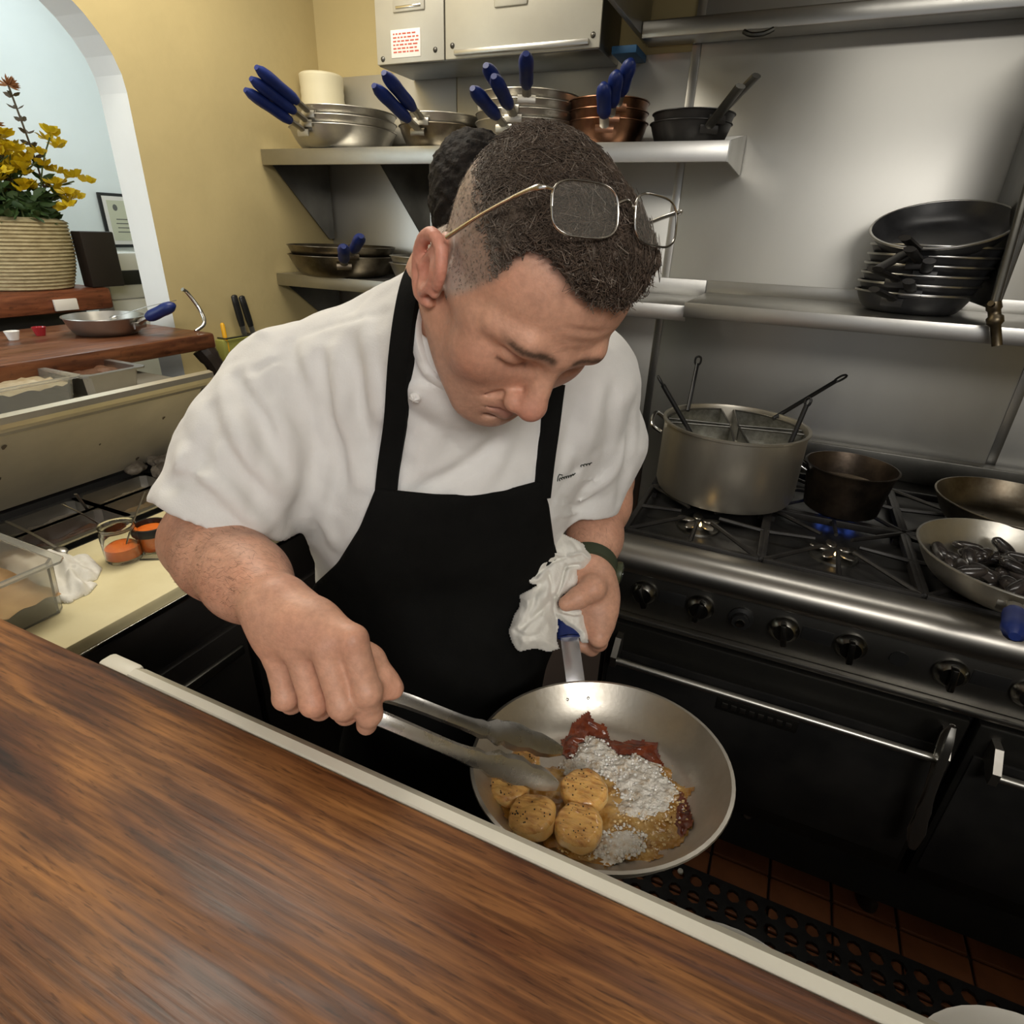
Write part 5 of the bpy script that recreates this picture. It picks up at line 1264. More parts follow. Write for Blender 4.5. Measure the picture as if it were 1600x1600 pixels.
def plant(name, label, cat, base, kind, group):
    t = thing(name, label, cat, tuple(base), group)
    if kind == 'yellow':
        h = fr.uniform(.07, .25); dx = np.array([fr.uniform(-.10, .14), fr.uniform(-.15, .15), h]); st = smooth_line([(0, 0, 0), dx * .5 + np.array([0, 0, .03]), dx], 8)
        MB().tube(st, .0022, 5).build('stem', STEM, t)
        lm = MB()
        for k in range(11): leaves(lm, st[fr.randint(1, 5)], np.array([fr.uniform(-1, 1), fr.uniform(-1, 1), fr.uniform(-.2, .6)]), fr.uniform(.03, .045), .014)
        lm.build('leaf_cluster', LEAF, t, 60)['kind'] = 'stuff'
        for k in range(5):
            c = dx + np.array([fr.uniform(-.03, .03), fr.uniform(-.03, .03), fr.uniform(-.05, .03)]); pm = MB()
            for q in range(6):
                a = q * 1.05; leaves(pm, c, np.array([math.cos(a), math.sin(a), fr.uniform(.3, 1.0)]), .030, .017)
            pm.build('blossom', YEL, t, 60)
    elif kind == 'spike':
        h = fr.uniform(.36, .40); dx = np.array([fr.uniform(-.03, .02), fr.uniform(-.02, .02), h]); st = smooth_line([(0, 0, 0), dx * .5 + np.array([.01, 0, 0]), dx], 14)
        MB().tube(st, .0028, 5).build('stem', LEAFB, t); lm = MB()
        for k in range(34):
            q = st[2 + (k * 11) // 34]; a = k * 2.4; leaves(lm, q + (st[-1] - st[0]) * .02 * fr.random(), np.array([math.cos(a), math.sin(a), .5]), .026, .012)
        lm.build('leaf_cluster', LEAFB, t, 60)['kind'] = 'stuff'
        tf = MB(); 
        for q in range(26): leaves(tf, dx, np.array([fr.uniform(-1, 1), fr.uniform(-1, 1), fr.uniform(-.2, 1)]), .030, .006)
        tf.build('plume', mat('orange plume', (.42, .20, .09), .8), t, 60)
    else:
        lm = MB()
        for k in range(26): leaves(lm, np.array([fr.uniform(-.02, .02), fr.uniform(-.02, .02), fr.uniform(-.02, .05)]), np.array([fr.uniform(-1, 1), fr.uniform(-1, 1), fr.uniform(-.6, .5)]), fr.uniform(.04, .06), .020)
        lm.build('leaf_cluster', LEAF, t, 60)['kind'] = 'stuff'; MB().tube([(0, 0, -.06), (0, 0, .03)], .003, 5).build('stem', STEM, t)
B0 = np.array([-2.255, 1.175, 1.53])
for i in range(46): plant('yellow_flower', 'yellow flowering stem in the straw basket', 'flower', B0 + [fr.uniform(-.06, .08), fr.uniform(-.09, .09), -.01], 'yellow', 'yellow flowers in the straw basket')
plant('dried_spike', 'tall brown leafy spike with an orange plume above the basket', 'flower', on_x(55, 235, -2.2) - [0, 0, .21], 'spike', None)
plant('dried_spike', 'brown leafy spike at the left edge of the basket', 'flower', on_x(8, 300, -2.2) - [0, 0, .19], 'spike', None)
for i in range(18):
    a = i * .35; plant('green_sprig', 'dark green leafy sprig hanging over the rim of the straw basket', 'sprig', B0 + [.115 * math.cos(a), .115 * math.sin(a), .015], 'leafy', 'green sprigs around the basket rim')
pc = thing('picture_frame', 'black framed certificate on the pale wall beyond the arch', 'picture', tuple(on_x(190, 345, -2.985)))
MB().box((-.012, -.085, -.115), (.0, .105, .115), .003).build('frame', BLACK, pc); MB().box((0, -.072, -.102), (.002, .092, .102)).build('mat_board', PAPER, pc)
MB().box((.002, -.055, -.085), (.003, .075, .085)).build('certificate', mat('certificate paper', (.62, .62, .46), .7), pc)
cq = MB()
for q in range(4): cq.box((.003, -.03 + .004 * (q % 2), -.05 + q * .018), (.0035, .05 - .008 * (q % 2), -.046 + q * .018))
cq.ball((.003, -.02, .055), (.001, .012, .014), 10, 6); cq.build('print', mat('grey print', (.15, .15, .13), .8), pc, 0)
bk2 = MB().box((-2.17, 1.315, 1.331), (-2.12, 1.425, 1.500), .004).build('menu_board', mat('dark brown card', (.022, .016, .014), .5), None); tag(bk2, 'dark brown board standing beside the straw basket', 'board')
mc = thing('coffee_machine', 'white and black appliance behind the arch jamb', 'appliance', (-2.30, 1.52, 1.27))
MB().box((-.05, -.07, 0), (.05, .09, .16), .012).build('housing', WHITE, mc); MB().box((.05, -.06, .05), (.058, .08, .10), .004).build('front_band', BLACK, mc); MB().lathe([(.0005, 0), (.018, 0), (.018, .012), (.0005, .013)], 16, frame((.058, -.035, .10), (1, 0, 0))).build('dial', CHROME, mc)
MB().box((-.05, -.07, -1.27), (.05, .09, 0), .01).build('stand', WHITE, mc)
lbx = tag(MB().box((-2.108, 1.17, 1.2715), (-2.100, 1.24, 1.305), .001).build('price_card', PAPER), 'small white card on the edge of the side counter', 'card')
for q, (yy, m_, lb_, cc) in enumerate(((.86, WHITE, 'white cup standing under the edge of the side counter', 'cup'), (.97, mat('red glass', (.35, .02, .03), .1, coat=.5), 'small red glass beside the white cup past the pass', 'glass'))):
    tag(MB().lathe([(.0005, 0), (.011, 0), (.016, .018), (.017, .022), (.015, .022), (.010, .004), (.0005, .003)], 24).build('cup' if q == 0 else 'red_glass', m_, None, 50, tuple(on_z((22, 64)[q], (531, 524)[q], 1.2505))), lb_, cc)

# ------------------------------------------------------------------ rubber mat and oven tongs
RUB = mat('black rubber', (.010, .010, .011), .5, 0, (.02, .02, .022), 30)
cell = .047; nx, ny = 34, 15; v = []; f = []; hh = .011
xs_ = np.arange(nx + 1) * cell; ys_ = np.arange(ny + 1) * cell
mt = MB(); wdt = .006
for i in range(nx):
    for j in range(ny):
        cx, cy = -.55 + (i + .5) * cell, .44 + (j + .5) * cell
        o8 = [(cx + cell / 2 * sx, cy + cell / 2 * sy) for sx, sy in ((-1, -1), (0, -1), (1, -1), (1, 0), (1, 1), (0, 1), (-1, 1), (-1, 0))]
        i8 = [(cx + (cell / 2 - wdt) * c, cy + (cell / 2 - wdt) * s) for c, s in [(math.cos(math.radians(-135 + 45 * q)), math.sin(math.radians(-135 + 45 * q))) for q in range(8)]]
        vs = [(x, y, hh) for x, y in o8] + [(x, y, hh) for x, y in i8] + [(x, y, .001) for x, y in i8]
        mt.add(vs, [[q, (q + 1) % 8, 8 + (q + 1) % 8, 8 + q] for q in range(8)] + [[8 + q, 8 + (q + 1) % 8, 16 + (q + 1) % 8, 16 + q] for q in range(8)])
mt.box((-.56, .43, .0005), (-.55, .44 + ny * cell, hh)); mt.box((-.55, .44 + ny * cell, .0005), (-.55 + nx * cell, .448 + ny * cell, hh))
mo = tag(mt.build('floor_mat', RUB, None, 0), 'black rubber anti-fatigue mat with round holes on the kitchen floor', 'mat')

def tong_arm(name, par, P, W, up, m, scal=True, th=.0014, curve=.35):
    """channel-shaped arm: centre line P, half widths W, `up` outward side"""
    P = np.array(P); T = np.gradient(P, axis=0); T /= np.linalg.norm(T, axis=1)[:, None]
    vs = []; n = len(P); up = np.array(up, float)
    for i in range(n):
        N = up - (up @ T[i]) * T[i]; N /= np.linalg.norm(N); B = np.cross(T[i], N)
        w = W[i] * (1 + (.14 * math.sin(i * 2.1) if scal and i > n * .62 else 0))
        row = [(-1, -curve * 1.6), (-.8, -curve * .4), (0, 0), (.8, -curve * .4), (1, -curve * 1.6)]
        for a, b in row: vs.append(P[i] + B * w * a + N * w * b)
        for a, b in row[::-1]: vs.append(P[i] + B * (w - th) * a + N * (w * b - th))
    fs = [[i * 10 + q, i * 10 + (q + 1) % 10, (i + 1) * 10 + (q + 1) % 10, (i + 1) * 10 + q] for i in range(n - 1) for q in range(10)] + [list(range(10)), list(range((n - 1) * 10, n * 10))[::-1]]
    o = MB().add(vs, fs).build(name, m, None, 50); o.parent = par; return o
ot = thing('kitchen_tongs', 'steel tongs hanging on the front oven door handle', 'tongs', (.44, 1.11, .652))
L0 = np.array([.44, 1.11, .652])
for s in (-1, 1):
    P = smooth_line([(0, -.002 + s * .006, .085), (0, s * .020 - .004, .04), (.008, s * .014 - .006, -.06), (.020, s * .012 - .002, -.18), (.026, s * .010, -.245)], 22)
    tong_arm('arm', ot, P, np.interp(np.linspace(0, 1, len(P)), [0, .15, .6, .75, .9, 1], [.005, .008, .008, .014, .015, .006]), (0, s * 1., 0), STEEL)
MB().lathe([(.0005, -.012), (.008, -.012), (.008, .012), (.0005, .012)], 12, frame((0, -.002, .085), (1, 0, 0))).build('pivot', CHROME, ot)
tag(MB().lathe([(.0005, 0), (.008, 0), (.007, .005), (.0005, .007)], 8).build('food_scrap', WHITE, None, 50, tuple(on_z(1063, 1362, .012))), 'tiny white food scrap on the rubber mat', 'scrap')
# ------------------------------------------------------------------ second cook behind the chef
p2 = thing('person', 'second cook with dark hair, mostly hidden behind the chef', 'person', (-.72, 1.28, 0))
def child2(o): o.parent = p2; o.matrix_parent_inverse = Matrix.Translation(Vector(p2.location)).inverted(); return o
c2 = at_depth(752, 305, 1.24); f2_ = np.array([.35, .85, -.1]); f2_ /= np.linalg.norm(f2_); s2 = np.cross(f2_, [0, 0, 1.]); s2 /= np.linalg.norm(s2); u2 = np.cross(s2, f2_)
R2 = np.stack([s2, f2_, u2])
def l2(a, b, c): return c2 + s2 * a + f2_ * b + u2 * c
b2 = SDF(); b2.ell(l2(0, -.005, .02), (.072, .094, .085), R2); b2.ell(l2(0, .035, -.045), (.058, .062, .075), R2, .03); b2.ell(l2(0, .095, -.03), (.012, .022, .016), R2, .01)
for q in (-1, 1):
    b2.ell(l2(q * .078, -.008, -.045), (.007, .017, .030), R2, .006); b2.ell(l2(q * .083, -.004, -.045), (.004, .008, .014), R2, .004, 's')
b2.chain([l2(0, -.02, -.06), l2(0, -.04, -.16)], [.055, .060], .03)
base2 = l2(0, -.05, -.20)
b2.chain([base2 + s2 * .17 - [0, 0, .05], base2, base2 - s2 * .17 - [0, 0, .05]], [.05, .06, .05], .04)
skin2 = mat('olive skin', (.42, .20, .12), .5, 0, (.46, .23, .14), 60, sss=.1)
child2(mesh_obj('body', [surface_nets(b2, *bnd(b2), .005)], skin2))
h2 = SDF(); h2.ell(l2(0, -.018, .022), (.084, .098, .094), R2); h2.ell(l2(0, -.055, -.035), (.068, .055, .07), R2, .03)
h2.func(lambda P: .006 * wob(P, 120.) + .003 * wob(P, 330.), 'd'); h2.func(lambda P: ((P - c2) @ A3(f2_)) - .06, 'i', (0, 0, 0), 99, .01)
child2(mesh_obj('hair', [surface_nets(h2, *bnd(h2), .004)], mat('black hair', (.006, .005, .0045), .75, 0, (.016, .012, .010), 60, bump=.9, bscale=160, spec=.2)))
j2 = SDF(); j2.chain([base2 + s2 * .18 - [0, 0, .07], base2 - [0, 0, .03], base2 - s2 * .18 - [0, 0, .07]], [.07, .075, .07], .05)
j2.ell(base2 - [0, 0, .25], (.19, .12, .24), R2, .05); j2.ell(base2 - [0, 0, .52], (.17, .12, .2), R2, .05)
for q in (-1, 1): j2.chain([base2 + s2 * .19 * q - [0, 0, .07], base2 + s2 * .23 * q - [0, 0, .33], base2 + s2 * .20 * q - [0, 0, .5] + f2_ * .14], [.065, .055, .045], .03)
child2(mesh_obj('jacket', [surface_nets(j2, *bnd(j2), .012)], mat('dark work shirt', (.03, .03, .035), .9)))
t2 = SDF(); q0 = base2.copy(); q0[2] = .86
t2.ell(q0, (.16, .12, .14), R2, .03)
for q in (-1, 1): t2.chain([q0 + s2 * .09 * q, np.array([*(q0 + s2 * .10 * q)[:2], .06])], [.09, .06], .03)
child2(mesh_obj('trousers', [surface_nets(t2, *bnd(t2), .014)], APRON))
for q in (-1, 1):
    ft = np.array([*(q0 + s2 * .10 * q)[:2], .042]); sh = SDF().cone(ft - f2_ * .05, ft + f2_ * .14, .045, .04, 0); sh.func(lambda P: .003 - P[:, 2], 'i')
    child2(mesh_obj('shoe', [surface_nets(sh, *bnd(sh), .01)], BLACK))

# ------------------------------------------------------------------ eyeglasses pushed up on the chef's hair
G0 = hl(0.001, .036, .126) + (HF * .493 + HU * .867) * .006
gx = HS * .992 + HF * .122 + HU * .021; gy = HS * .095 - HF * .861 + HU * .499; gz = np.cross(gx, gy)
gz = HS * -.078 + HF * .493 + HU * .867; gy = np.cross(gx, gz)
def gl(x, y, z): return G0 + gx * x + gy * y + gz * z
eg = thing('eyeglasses', 'thin wire-rimmed eyeglasses pushed up on the chef’s hair', 'eyeglasses', tuple(G0))
def ge(mb, n, m, s=60): o = mb.build(n, m, None, s); o.parent = eg; o.matrix_parent_inverse = Matrix.Translation(Vector(G0)).inverted(); return o
WIRE = mat('silver wire', (.70, .67, .62), .2, 1.0)
LENS = mat('lens glass', (.55, .55, .50), .03, 0, alpha=.05)
def lens_pts(sg, k=28, sc=1.0):
    out = []
    for i in range(k):
        t = 2 * math.pi * i / k; c, s = math.cos(t), math.sin(t); e = .62
        x = .0285 * math.copysign(abs(c) ** e, c) * sc; y = .0178 * math.copysign(abs(s) ** e, s) * sc
        out.append((sg * .0375 + x, y, -.0035 * (x / .0285) * sg - .002))
    return out
for sg in (1, -1):
    p = lens_pts(sg); ge(MB().tube([gl(*q) for q in p + [p[0], p[1]]], .0009, 6, False), 'rim', WIRE)
    q = lens_pts(sg, 28, .97); cen = gl(sg * .0375, 0, -.001)
    ge(MB().add([gl(*a) for a in q] + [gl(a[0], a[1], a[2] - .0016) for a in q] + [cen, gl(sg * .0375, 0, -.0026)], [[i, (i + 1) % 28, 56] for i in range(28)] + [[28 + (i + 1) % 28, 28 + i, 57] for i in range(28)] + [[(i + 1) % 28, i, 28 + i, 28 + (i + 1) % 28] for i in range(28)]), 'lens', LENS)
    tp = smooth_line([gl(sg * .066, .010, -.004), gl(sg * .0735, .011, -.008), gl(sg * .0755, .010, -.030), gl(sg * .079, .004, -.07), gl(sg * .084, -.006, -.112)] , 20)
    ge(MB().tube(tp, np.interp(np.linspace(0, 1, len(tp)), [0, .15, .3, .5, .75, 1], [.0012, .0013, .0022, .0016, .0014, .0018]), 6), 'temple', WIRE)
ge(MB().tube(smooth_line([gl(.0095, .006, -.001), gl(0, .0095, .002), gl(-.0095, .006, -.001)], 10), .0012, 6), 'bridge', WIRE)

# ------------------------------------------------------------------ frying pan in the chef's hand, scallops and sauce
FN = np.array([-.099, .079, 1.0]); FN /= np.linalg.norm(FN); FC = np.array([-.097, .506, .989]); FH = .050
fpm = frame(FC - FN * FH, FN, (1, 0, 0))
fp = thing('frying_pan', 'frying pan of scallops held over the aisle by the chef', 'pan', tuple(FC - FN * FH))
fp.matrix_world = fpm; finv = fpm.inverted()
def fl_(p): return np.array(finv @ Vector(p))
PANST = mat('brushed pan steel', (.66, .62, .55), .32, 1.0, (.54, .50, .43), 14, bump=.06, bscale=160, rough2=.46)
MB().lathe(pan_profile(.149, FH, .003, .100), 72).build('pan_body', PANST, fp, 40)
d0_ = float(((FC - CAM) @ FN) / (ray(900, 1067) @ FN))
ha = fl_(at_depth(900, 1067, d0_)); ha = np.array([*(ha[:2] / np.linalg.norm(ha[:2]) * .147), FH * .72])
hb = fl_(at_depth(895, 1035, d0_ + .016)); hc = fl_(at_depth(889, 990, d0_ + .042)); hd_ = fl_(at_depth(882, 930, d0_ + .072))
HP = smooth_line([ha - [0, 0, .000], ha + (hb - ha) * .35 + [0, 0, .004], hb, hc, hd_], 24)
ho_ = MB().tube(HP, .0145, 8, True, ((0, 0, 1), .25)).build('handle', mat('pale steel handle', (.74, .74, .78), .25, .9), fp, 50)
GP = smooth_line([hc + (hb - hc) * .10, hc, hd_, hd_ + (hd_ - hc) * .45], 20)
MB().tube(GP, [.0165] + [.0185] * (len(GP) - 3) + [.016, .008], 12, True, ((0, 0, 1), .7)).build('grip', BLUE, fp, 60)
for s in (-1, 1):
    az = math.atan2(ha[1], ha[0]); u = np.array([math.cos(az), math.sin(az), 0]); t = np.array([-math.sin(az), math.cos(az), 0])
    rv = MB().ball(u * .1385 + t * s * .015 + [0, 0, FH * .66], .0045, 10, 6).build('rivet', CHROME); rv.parent = ho_
def on_pan(x, y, z):                                # point at height z above the pan floor under a pixel
    o = fl_(CAM); d = np.array(finv.to_3x3() @ Vector(ray(x, y))); return o + d * (z - o[2]) / d[2]
SAUCE = mat('amber pan sauce', (.36, .17, .03), .10, 0, (.58, .36, .12), 45, bump=.5, bscale=110, lo=.42, hi=.6, coat=.6)
FOAM = mat('bubbling butter foam', (.80, .76, .68), .18, 0, (.50, .34, .17), 75, bump=.8, bscale=260, coat=.5, lo=.50, hi=.72)
GLAZE = mat('dark caramel glaze', (.085, .016, .008), .08, 0, (.22, .05, .018), 60, bump=.3, bscale=120, coat=.8)
def pool(name, label, poly, z, m, amp, sc, parent_label, step=.0028, wav=6.0):
    P = np.array([on_pan(x, y, z)[:2] for x, y in poly]); lo = P.min(0) - .01; hi = P.max(0) + .01
    nx_, ny_ = (np.ceil((hi - lo) / step)).astype(int) + 1
    gx_, gy_ = np.meshgrid(lo[0] + np.arange(nx_) * step, lo[1] + np.arange(ny_) * step, indexing='ij'); x, y = gx_.ravel(), gy_.ravel()
    q3 = np.stack([x, y, 0 * x], 1)
    d = poly_sd(x, y, P) + wav * .001 * (vnoise(q3, 75.) - .5) * 2 + .003 * (vnoise(q3, 190.) - .5)
    fr_ = np.hypot(x, y); fl0 = np.where(fr_ > .095, (np.clip(fr_ - .097, 0, 1) / .052) ** 1.7 * FH, 0)   # follow the curving wall
    zz = z + fl0 + np.minimum(0.0, .0) + (sstep(.0, -.007, d) - .5) * amp * .8 + amp * (vnoise(q3, sc) - .5) * sstep(0, -.006, d)
    zz = np.where(d > -.0005, z + fl0 - .0012, zz); ok = (d < .0035).reshape(nx_, ny_)
    id_ = np.arange(nx_ * ny_).reshape(nx_, ny_); fs = [[id_[i, j], id_[i + 1, j], id_[i + 1, j + 1], id_[i, j + 1]] for i in range(nx_ - 1) for j in range(ny_ - 1) if ok[i, j] and ok[i + 1, j] and ok[i, j + 1] and ok[i + 1, j + 1]]
    used = sorted({a for f in fs for a in f}); rm = {a: i for i, a in enumerate(used)}
    V = np.stack([x, y, zz], 1)[used]
    o = MB().add(V, [[rm[a] for a in f] for f in fs]).build(name, m, None, 80); o.matrix_world = fpm
    return tag(o, label, parent_label, None, 'stuff')
pool('pan_sauce', 'amber butter sauce pooled in the held frying pan', [(768, 1235), (790, 1285), (850, 1325), (930, 1352), (1000, 1348), (1058, 1325), (1078, 1285), (1075, 1235), (1045, 1200), (985, 1182), (915, 1180), (870, 1195), (805, 1205)], .0040, SAUCE, .0035, 150., 'sauce')
pool('butter_foam', 'white bubbling butter foam in the middle of the held pan', [(868, 1200), (900, 1172), (925, 1150), (950, 1160), (962, 1180), (1000, 1182), (1035, 1200), (1062, 1232), (1048, 1268), (1005, 1283), (972, 1268), (955, 1225), (925, 1208), (890, 1222)], .0062, FOAM, .006, 240., 'foam')
pool('butter_foam', 'white sizzling foam near the front rim of the held pan', [(940, 1302), (975, 1290), (1002, 1302), (1005, 1330), (965, 1348), (928, 1340)], .0060, FOAM, .005, 240., 'foam')
pool('caramel_glaze', 'dark red-brown glaze spattered on the far side of the held pan', [(876, 1172), (880, 1155), (893, 1148), (905, 1132), (920, 1126), (930, 1136), (945, 1140), (952, 1158), (985, 1158), (1020, 1166), (1032, 1195), (1018, 1190), (1000, 1176), (965, 1178), (945, 1172), (936, 1152), (915, 1150), (903, 1162), (905, 1184), (890, 1190)], .0052, GLAZE, .003, 150., 'sauce', .0022, 3.0)
pool('caramel_glaze', 'dark red-brown glaze along the right side of the held pan', [(1062, 1235), (1075, 1255), (1078, 1290), (1060, 1310), (1050, 1285), (1055, 1255)], .0062, GLAZE, .003, 150., 'sauce', .0022, 3.0)
def bubbles(name, label, poly, n, z, r0, r1, m, seed):
    P = np.array([on_pan(x, y, z)[:2] for x, y in poly]); lo = P.min(0); hi = P.max(0); rr = np.random.default_rng(seed); mb = MB(); k = 0
    Q = lo + rr.random((n * 4, 2)) * (hi - lo); d = poly_sd(Q[:, 0], Q[:, 1], P); Q = Q[d < -.001][:n]
    for x, y in Q:
        r = r0 + (r1 - r0) * rr.random() ** 3; fr_ = math.hypot(x, y); up_ = (max(0, fr_ - .097) / .052) ** 1.7 * FH
        mb.lathe([(r, 0), (r * .75, r * .65), (r * .02, r)], 7, Matrix.Translation((x, y, z + up_ + rr.random() * .001)))
    o = mb.build(name, m, None, 80); o.matrix_world = fpm; return tag(o, label, 'bubbles', None, 'stuff')
BUB = mat('white butter bubbles', (.84, .81, .76), .12, 0, coat=.6, sss=.1); BUBG = mat('golden oil bubbles', (.66, .42, .15), .08, 0, (.80, .62, .34), 60, coat=.8)
bubbles('butter_bubbles', 'white bubbles on the butter foam in the held pan', [(868, 1200), (900, 1172), (925, 1150), (950, 1160), (962, 1180), (1000, 1182), (1035, 1200), (1062, 1232), (1048, 1268), (1005, 1283), (972, 1268), (955, 1225), (925, 1208), (890, 1222)], 700, .0068, .0007, .0026, BUB, 1)
bubbles('butter_bubbles', 'white bubbles on the sizzling foam near the front rim', [(925, 1300), (975, 1285), (1012, 1302), (1012, 1332), (965, 1350), (915, 1340)], 260, .0068, .0007, .0026, BUB, 2)
bubbles('oil_bubbles', 'golden bubbles on the amber sauce at the right of the held pan', [(960, 1270), (1040, 1270), (1072, 1240), (1075, 1290), (1050, 1322), (1000, 1345), (900, 1345), (860, 1325), (940, 1330)], 420, .0048, .0007, .0024, BUBG, 3)
SEAR = mat('seared scallop', (.80, .46, .14), .22, 0, (.42, .16, .035), 55, (1, 3, 1), .5, 120, sss=.25, coat=.7, lo=.46, hi=.72)
SCSIDE = mat('scallop flesh', (.86, .62, .30), .28, 0, (.82, .50, .16), 40, bump=.2, bscale=90, sss=.3, coat=.6)
PEP = mat('cracked pepper', (.03, .02, .012), .6)
def scallop(label, x, y, r, h, tilt=(0, 0), zb=.006):
    c = on_pan(x, y, zb + h * .7); c[2] = zb
    m4 = fpm @ Matrix.Translation(tuple(c)) @ Matrix.Rotation(tilt[0], 4, 'X') @ Matrix.Rotation(tilt[1], 4, 'Y')
    t = thing('scallop', label, 'scallop', (0, 0, 0), 'scallops in the held pan'); t.matrix_world = m4
    s = SDF(); s.func(lambda P: np.hypot(np.hypot(P[:, 0], P[:, 1]).clip(r - .009) - (r - .009), np.abs(P[:, 2] - h / 2).clip(h / 2 - .009) - (h / 2 - .009)) - .009, 'u', (0, 0, h / 2), .05)
    ph_ = x * .37; s.func(lambda P: .0007 * np.sin(4 * np.arctan2(P[:, 1], P[:, 0]) + ph_) * np.hypot(P[:, 0], P[:, 1]) / r + .0016 * wob(P + ph_, 210.), 'd')
    V, F = surface_nets(s, (-r - .012, -r - .012, -.008), (r + .012, r + .012, h + .012), .0022)
    sd = F[(V[F].mean(1)[:, 2] < h * .72)]; tp = F[(V[F].mean(1)[:, 2] >= h * .72)]
    mesh_obj('flesh', [(V, sd)], SCSIDE, t); mesh_obj('seared_top', [(V, tp)], SEAR, t)
    pm = MB(); rr = random.Random(int(x))
    for _ in range(26):
        a, q = rr.uniform(0, 6.28), r * .85 * math.sqrt(rr.random()); pm.ball((q * math.cos(a), q * math.sin(a), h + .0004), rr.uniform(.0005, .0011), 5, 3)
    pm.build('pepper', PEP, t, 0)
scallop('peppered scallop nearest the middle of the held pan', 912, 1230, .0275, .024, (.12, .05), .008)
scallop('golden scallop at the left front of the held pan', 834, 1272, .0275, .024, (.05, -.10))
scallop('golden scallop between the other two at the front of the held pan', 904, 1286, .0265, .025, (.10, .06))
scallop('scallop half hidden under the lower tong arm', 797, 1228, .0255, .022, (0, -.12))
scallop('small scallop gripped between the tong heads', 818, 1190, .0215, .020, (.1, 0), .012)

# ------------------------------------------------------------------ tongs in the right hand
tg = thing('kitchen_tongs', 'steel scalloped tongs held in the chef’s right hand', 'tongs', (0, 0, 0))
pv = at_depth(470, 1062, .606)
up_dir = -(_d)
PU = smooth_line([pv, at_depth(540, 1074, .602), at_depth(620, 1087, .608), at_depth(742, 1132, .640), at_depth(800, 1143, .664), at_depth(880, 1172, .692)], 34)
PL = smooth_line([pv, at_depth(530, 1098, .588), at_depth(598, 1126, .588), at_depth(730, 1182, .622), at_depth(800, 1205, .646), at_depth(872, 1230, .668)], 34)
wid = lambda P: np.interp(np.linspace(0, 1, len(P)), [0, .35, .58, .68, .80, .93, 1], [.0070, .0082, .0080, .0105, .0160, .0140, .0065])
TST = mat('tong steel', (.60, .58, .55), .22, 1.0, (.46, .44, .41), 30, rough2=.34)
tong_arm('arm', tg, PU, wid(PU), -_f * .75 + up_dir * .65, TST, True, .0014, .42); tong_arm('arm', tg, PL, wid(PL), -_f * .9 + up_dir * .2, TST, True, .0014, .42)
MB().lathe([(.0005, -.010), (.009, -.010), (.010, 0), (.009, .010), (.0005, .010)], 14, frame(pv, _d)).build('pivot', CHROME, tg, 50)

# ------------------------------------------------------------------ towel around the pan handle, watch
OUT = [(877, 834), (894, 839), (913, 852), (925, 870), (923, 882), (915, 889), (903, 892), (902, 916), (880, 930), (872, 942), (873, 950), (915, 950), (917, 966), (923, 994), (920, 1005), (908, 1004), (905, 993), (890, 979), (873, 968), (870, 992), (873, 1013), (858, 1018), (835, 1014), (812, 1018), (799, 1005), (795, 982), (801, 966), (812, 948), (811, 930), (842, 914), (829, 911), (822, 906), (833, 885), (847, 861), (866, 846)]
CRE = [([(847, 861), (862, 862), (877, 869), (895, 867), (910, 864), (925, 877)], -.007, 2.6), ([(837, 901), (848, 890), (864, 878), (884, 869)], .009, 3.2), ([(884, 884), (880, 900), (876, 915), (868, 934)], .011, 2.6), ([(884, 888), (893, 884), (904, 883)], .010, 2.6),
       ([(864, 932), (850, 950), (832, 966), (817, 980)], .010, 4.5), ([(842, 914), (834, 940), (824, 966)], .008, 4.5), ([(866, 932), (865, 952), (871, 972), (870, 995)], .010, 2.6), ([(858, 898), (862, 915), (860, 930)], .008, 3.0), ([(880, 956), (897, 960), (914, 958)], .006, 2.2), ([(875, 960), (890, 972), (908, 985)], -.005, 3.0),
       ([(845, 872), (838, 890), (830, 905)], .006, 2.4), ([(805, 985), (822, 995), (840, 992)], .005, 4.0), ([(842, 985), (856, 1000)], .004, 4.0), ([(850, 965), (862, 985)], -.004, 5.0), ([(893, 845), (903, 858)], .005, 3.0), ([(872, 842), (868, 858)], -.004, 3.0)]
st = 1.5; gx2 = np.arange(786, 934, st); gy2 = np.arange(826, 1026, st); GXX, GYY = np.meshgrid(gx2, gy2, indexing='ij'); fx, fy = GXX.ravel(), GYY.ravel()
sdp = poly_sd(fx, fy, OUT) + 1.6 * np.sin(fy * .21 + fx * .1) * .6
base_d = .876 - .036 * sstep(880, 820, fx) + .010 * sstep(900, 925, fx) + .012 * sstep(860, 835, fy)
rel = .017 * np.sqrt(np.clip(-sdp / 14, 0, 1)) + .010 * sstep(900, 935, fy) * sstep(890, 850, fx) * sstep(0, 25, -sdp)
for ln, dp_, w_ in CRE:
    bst = np.full(len(fx), 1e9); L_ = smooth_line([(a, b, 0) for a, b in ln], 14)[:, :2]
    for p_, q_ in zip(L_[:-1], L_[1:]):
        e_ = q_ - p_; t_ = np.clip(((fx - p_[0]) * e_[0] + (fy - p_[1]) * e_[1]) / (e_ @ e_ + 1e-9), 0, 1); bst = np.minimum(bst, np.hypot(fx - p_[0] - t_ * e_[0], fy - p_[1] - t_ * e_[1]))
    rel = rel - dp_ * np.exp(-(bst / w_) ** 2) * sstep(0, 5, -sdp)
rel += .0014 * np.sin(fx * .33 + 2 * np.sin(fy * .09)) * sstep(0, 8, -sdp)
frontd = base_d - np.maximum(rel, -.004); backd = base_d + .012 * np.sqrt(np.clip(-sdp / 10, 0, 1)) + .0015
ok = (sdp < .8).reshape(GXX.shape); NI, NJ = GXX.shape
cells = ok[:-1, :-1] & ok[1:, :-1] & ok[:-1, 1:] & ok[1:, 1:]
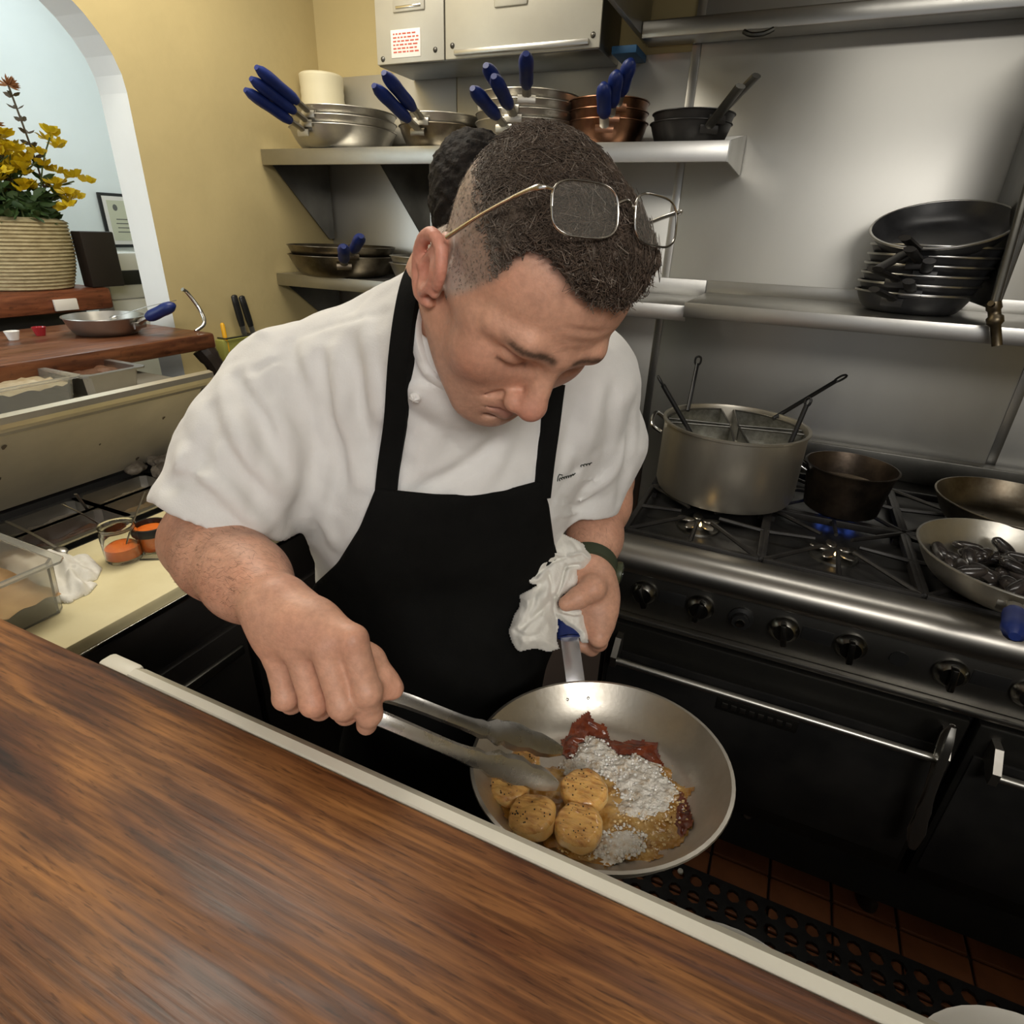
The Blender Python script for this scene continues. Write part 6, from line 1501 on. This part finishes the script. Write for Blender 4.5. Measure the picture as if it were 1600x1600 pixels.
FV = np.array([CAM + ray(x, y) * d for x, y, d in zip(fx, fy, frontd)]); BV = np.array([CAM + ray(x, y) * d for x, y, d in zip(fx, fy, backd)]); NN = NI * NJ
fs = []; idg = np.arange(NN).reshape(NI, NJ)
for i in range(NI - 1):
    for j in range(NJ - 1):
        if not cells[i, j]: continue
        a, b, c, d = idg[i, j], idg[i + 1, j], idg[i + 1, j + 1], idg[i, j + 1]; fs.append([a, b, c, d]); fs.append([NN + d, NN + c, NN + b, NN + a])
        for (di, dj, p_, q_) in ((-1, 0, d, a), (1, 0, b, c), (0, -1, a, b), (0, 1, c, d)):
            ii, jj = i + di, j + dj
            if not (0 <= ii < NI - 1 and 0 <= jj < NJ - 1 and cells[ii, jj]): fs.append([q_, p_, NN + p_, NN + q_])
AV = np.concatenate([FV, BV]); us = np.unique(np.array(fs)); rm = np.full(2 * NN, -1); rm[us] = np.arange(len(us))
tag(mesh_obj('kitchen_towel', [(AV[us], rm[np.array(fs)])], TOWEL), 'white towel wrapped around the handle of the held frying pan', 'towel')
wt = thing('wristwatch', 'dark green wristwatch on the chef’s left wrist', 'watch', tuple(LW))
wa = (LW - LE); wa /= np.linalg.norm(wa); wc = LW - wa * .004; wm = frame(wc, wa, _r)
st_ = MB().lathe([(.037, -.011), (.0425, -.010), (.0435, 0), (.0425, .010), (.037, .011)], 36, wm, True).build('strap', mat('olive strap', (.035, .045, .022), .7), None, 50); st_.parent = wt; st_.matrix_parent_inverse = Matrix.Translation(LW).inverted()
cd = np.array(wm)[:3, 0] * .92 - np.array(wm)[:3, 1] * .1 ; cd /= np.linalg.norm(cd); cmx = frame(wc + cd * .040, cd, wa)
for n_, pr_, m_ in (('watch_case', [(.0005, 0), (.017, 0), (.0185, .003), (.0185, .008), (.015, .010), (.0005, .010)], mat('olive case', (.05, .06, .03), .4)), ('watch_face', [(.0005, .0102), (.0145, .0102), (.0145, .0108), (.0005, .0110)], mat('dark watch face', (.02, .022, .02), .1))):
    o = MB().lathe(pr_, 28, cmx).build(n_, m_, None, 50); o.parent = wt; o.matrix_parent_inverse = Matrix.Translation(LW).inverted()
